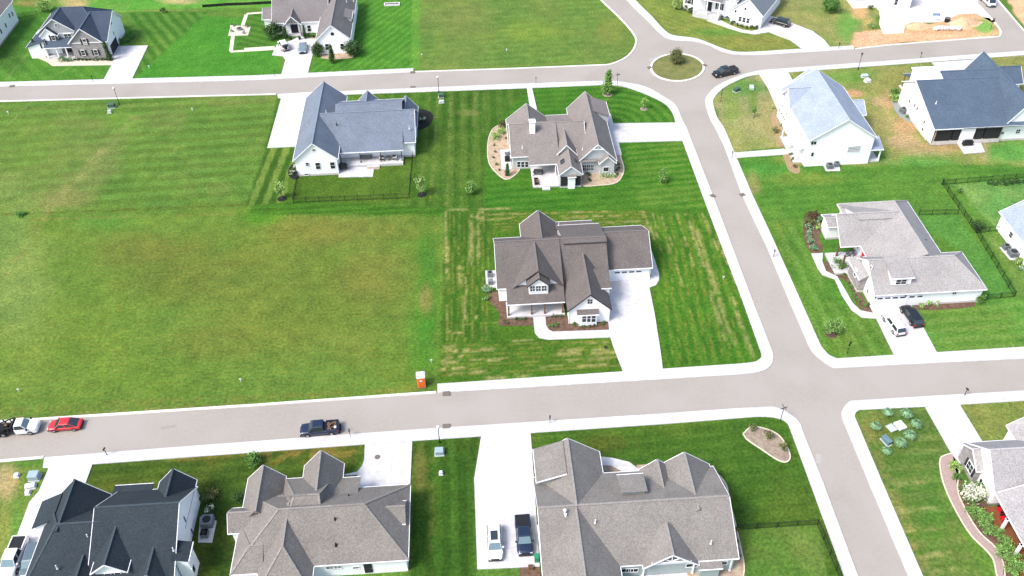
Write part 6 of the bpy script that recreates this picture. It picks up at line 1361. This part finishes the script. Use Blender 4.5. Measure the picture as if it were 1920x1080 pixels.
for i, (a, b, rr, lb) in enumerate(((570,295,.95,'leftmost tuft of tall grass around the utility lids'), (635,220,.9,'tuft of tall grass nearest the street above the utility lids'), (732,232,1.1,'large tuft of tall grass above the white octagonal lid'), (785,285,1.0,'rightmost tuft of tall grass around the utility lids'), (750,345,1.1,'tuft of tall grass below the white octagonal lid'), (702,385,1.05,'tuft of tall grass right of the teal box'), (628,425,.85,'lowest tuft of tall grass below the teal box'))):
    tuft(lb, zb(a, b), rr, 'tufts of tall grass around the utility lids', 60+i)
shrub('huge white hydrangea at the corner of the bottom right house', zb(1080,665), 1.55, 2.2, L_md, n=900, fl=900, seed=72, ls=.13, fs=.17)
shrub('lime green bush below the stone wall, bottom right', zb(995,505), .9, 1.0, L_lt, seed=73); shrub('bright green round bush above the huge white hydrangea', zb(1000,560), .7, .9, L_md, seed=74)
shrubrow('leafy bush in the bed before the brown porch deck', [zb(1085,745), zb(1130,770), zb(1140,820), zb(1180,850), zb(1215,860), zb(1160,800)], 'leafy bushes before the porch deck, upper', r_=1.0, mt=L_br, seed=75)
shrubrow('leafy bush in the lower bed before the brown porch deck', [zb(1230,965), zb(1270,940), zb(1290,1000), zb(1320,1050), zb(1290,1060)], 'leafy bushes before the porch deck, lower', r_=1.0, mt=L_br, seed=76)
# A4/A5/TR
shrubrow('yellow flower clump in the straw bed', [z4(40,410), z4(62,455), z4(88,508), z4(105,550)], 'yellow flowers in the straw bed', r_=.45, mt=L_yel, seed=77); shrub('olive bush in the straw bed beside the tall white house', z4(55,590), .8, 1.1, L_ol, seed=78)
shrubrow('small shrub in the straw bed south of the narrow path', [z4(175,770), z4(190,800), z4(200,850)], 'shrubs south of the narrow path', r_=.5, mt=L_ol, seed=79)
shrub('hosta-like leafy clump left of the steel-blue roofed house', z4(960,360), 1.3, 1.4, L_lt, n=500, ls=.2, seed=80); shrub('bushy green clump above the leafy one, left of the steel-blue roofed house', z4(955,310), 1.1, 1.3, L_md, seed=81); shrub('dark weed at the west wall of the steel-blue roofed house', z4(1060,480), .8, .7, L_md, seed=82)
zq = Z(1240,0,6)
shrubrow('dark bush along the foot of the angled white house', [zq(200,95), zq(280,115), zq(330,135)], 'dark bushes at the angled house, left', r_=.9, mt=L_dk, seed=83)
shrubrow('bush lining the path of the angled white house', [zq(420,165), zq(460,185), zq(700,200), zq(740,215), zq(800,270), zq(850,290), zq(900,310), zq(960,325), zq(1020,325), zq(1070,325)], 'bushes lining the path of the angled house', r_=.6, mt=L_dk, seed=84)
shrub('weedy yellow bush between lawn and orange dirt, top right', (1634,51), 1.2, 1.4, L_yel, seed=85); shrub('dark weed by the very top right building', (1633,17), .8, 1.0, L_ol, seed=86)
shrub('small bush beside the dark foundation, right of the dark slate roofed house', z1(1190,640), 1.0, 1.2, L_ol, seed=87); shrub('white-flowering bush above the large air conditioner, bottom left', z1(1180,725), .8, 1.2, L_dk, fl=200, seed=88)
shrub('dark bush in the gap left of the warm grey roofed house', zz(240,600), 1.0, 1.3, L_dk, seed=89)
shrub('bright weed clump where two mown lots meet, left of centre', (40,404), .9, .7, L_md, seed=90)
shrubrow('small dark plant in the gravel east of the bottom centre house', [z3(1562,780), z3(1568,850), z3(1548,700), z3(1440,385)], 'plants in the east gravel strip', r_=.4, mt=L_ol, seed=91)
shrub('dark pile of sticks on the farmhouse lawn by the driveway', (1138,652), .5, .3, M_black, n=40, seed=92)
scene.cycles.use_denoising = True
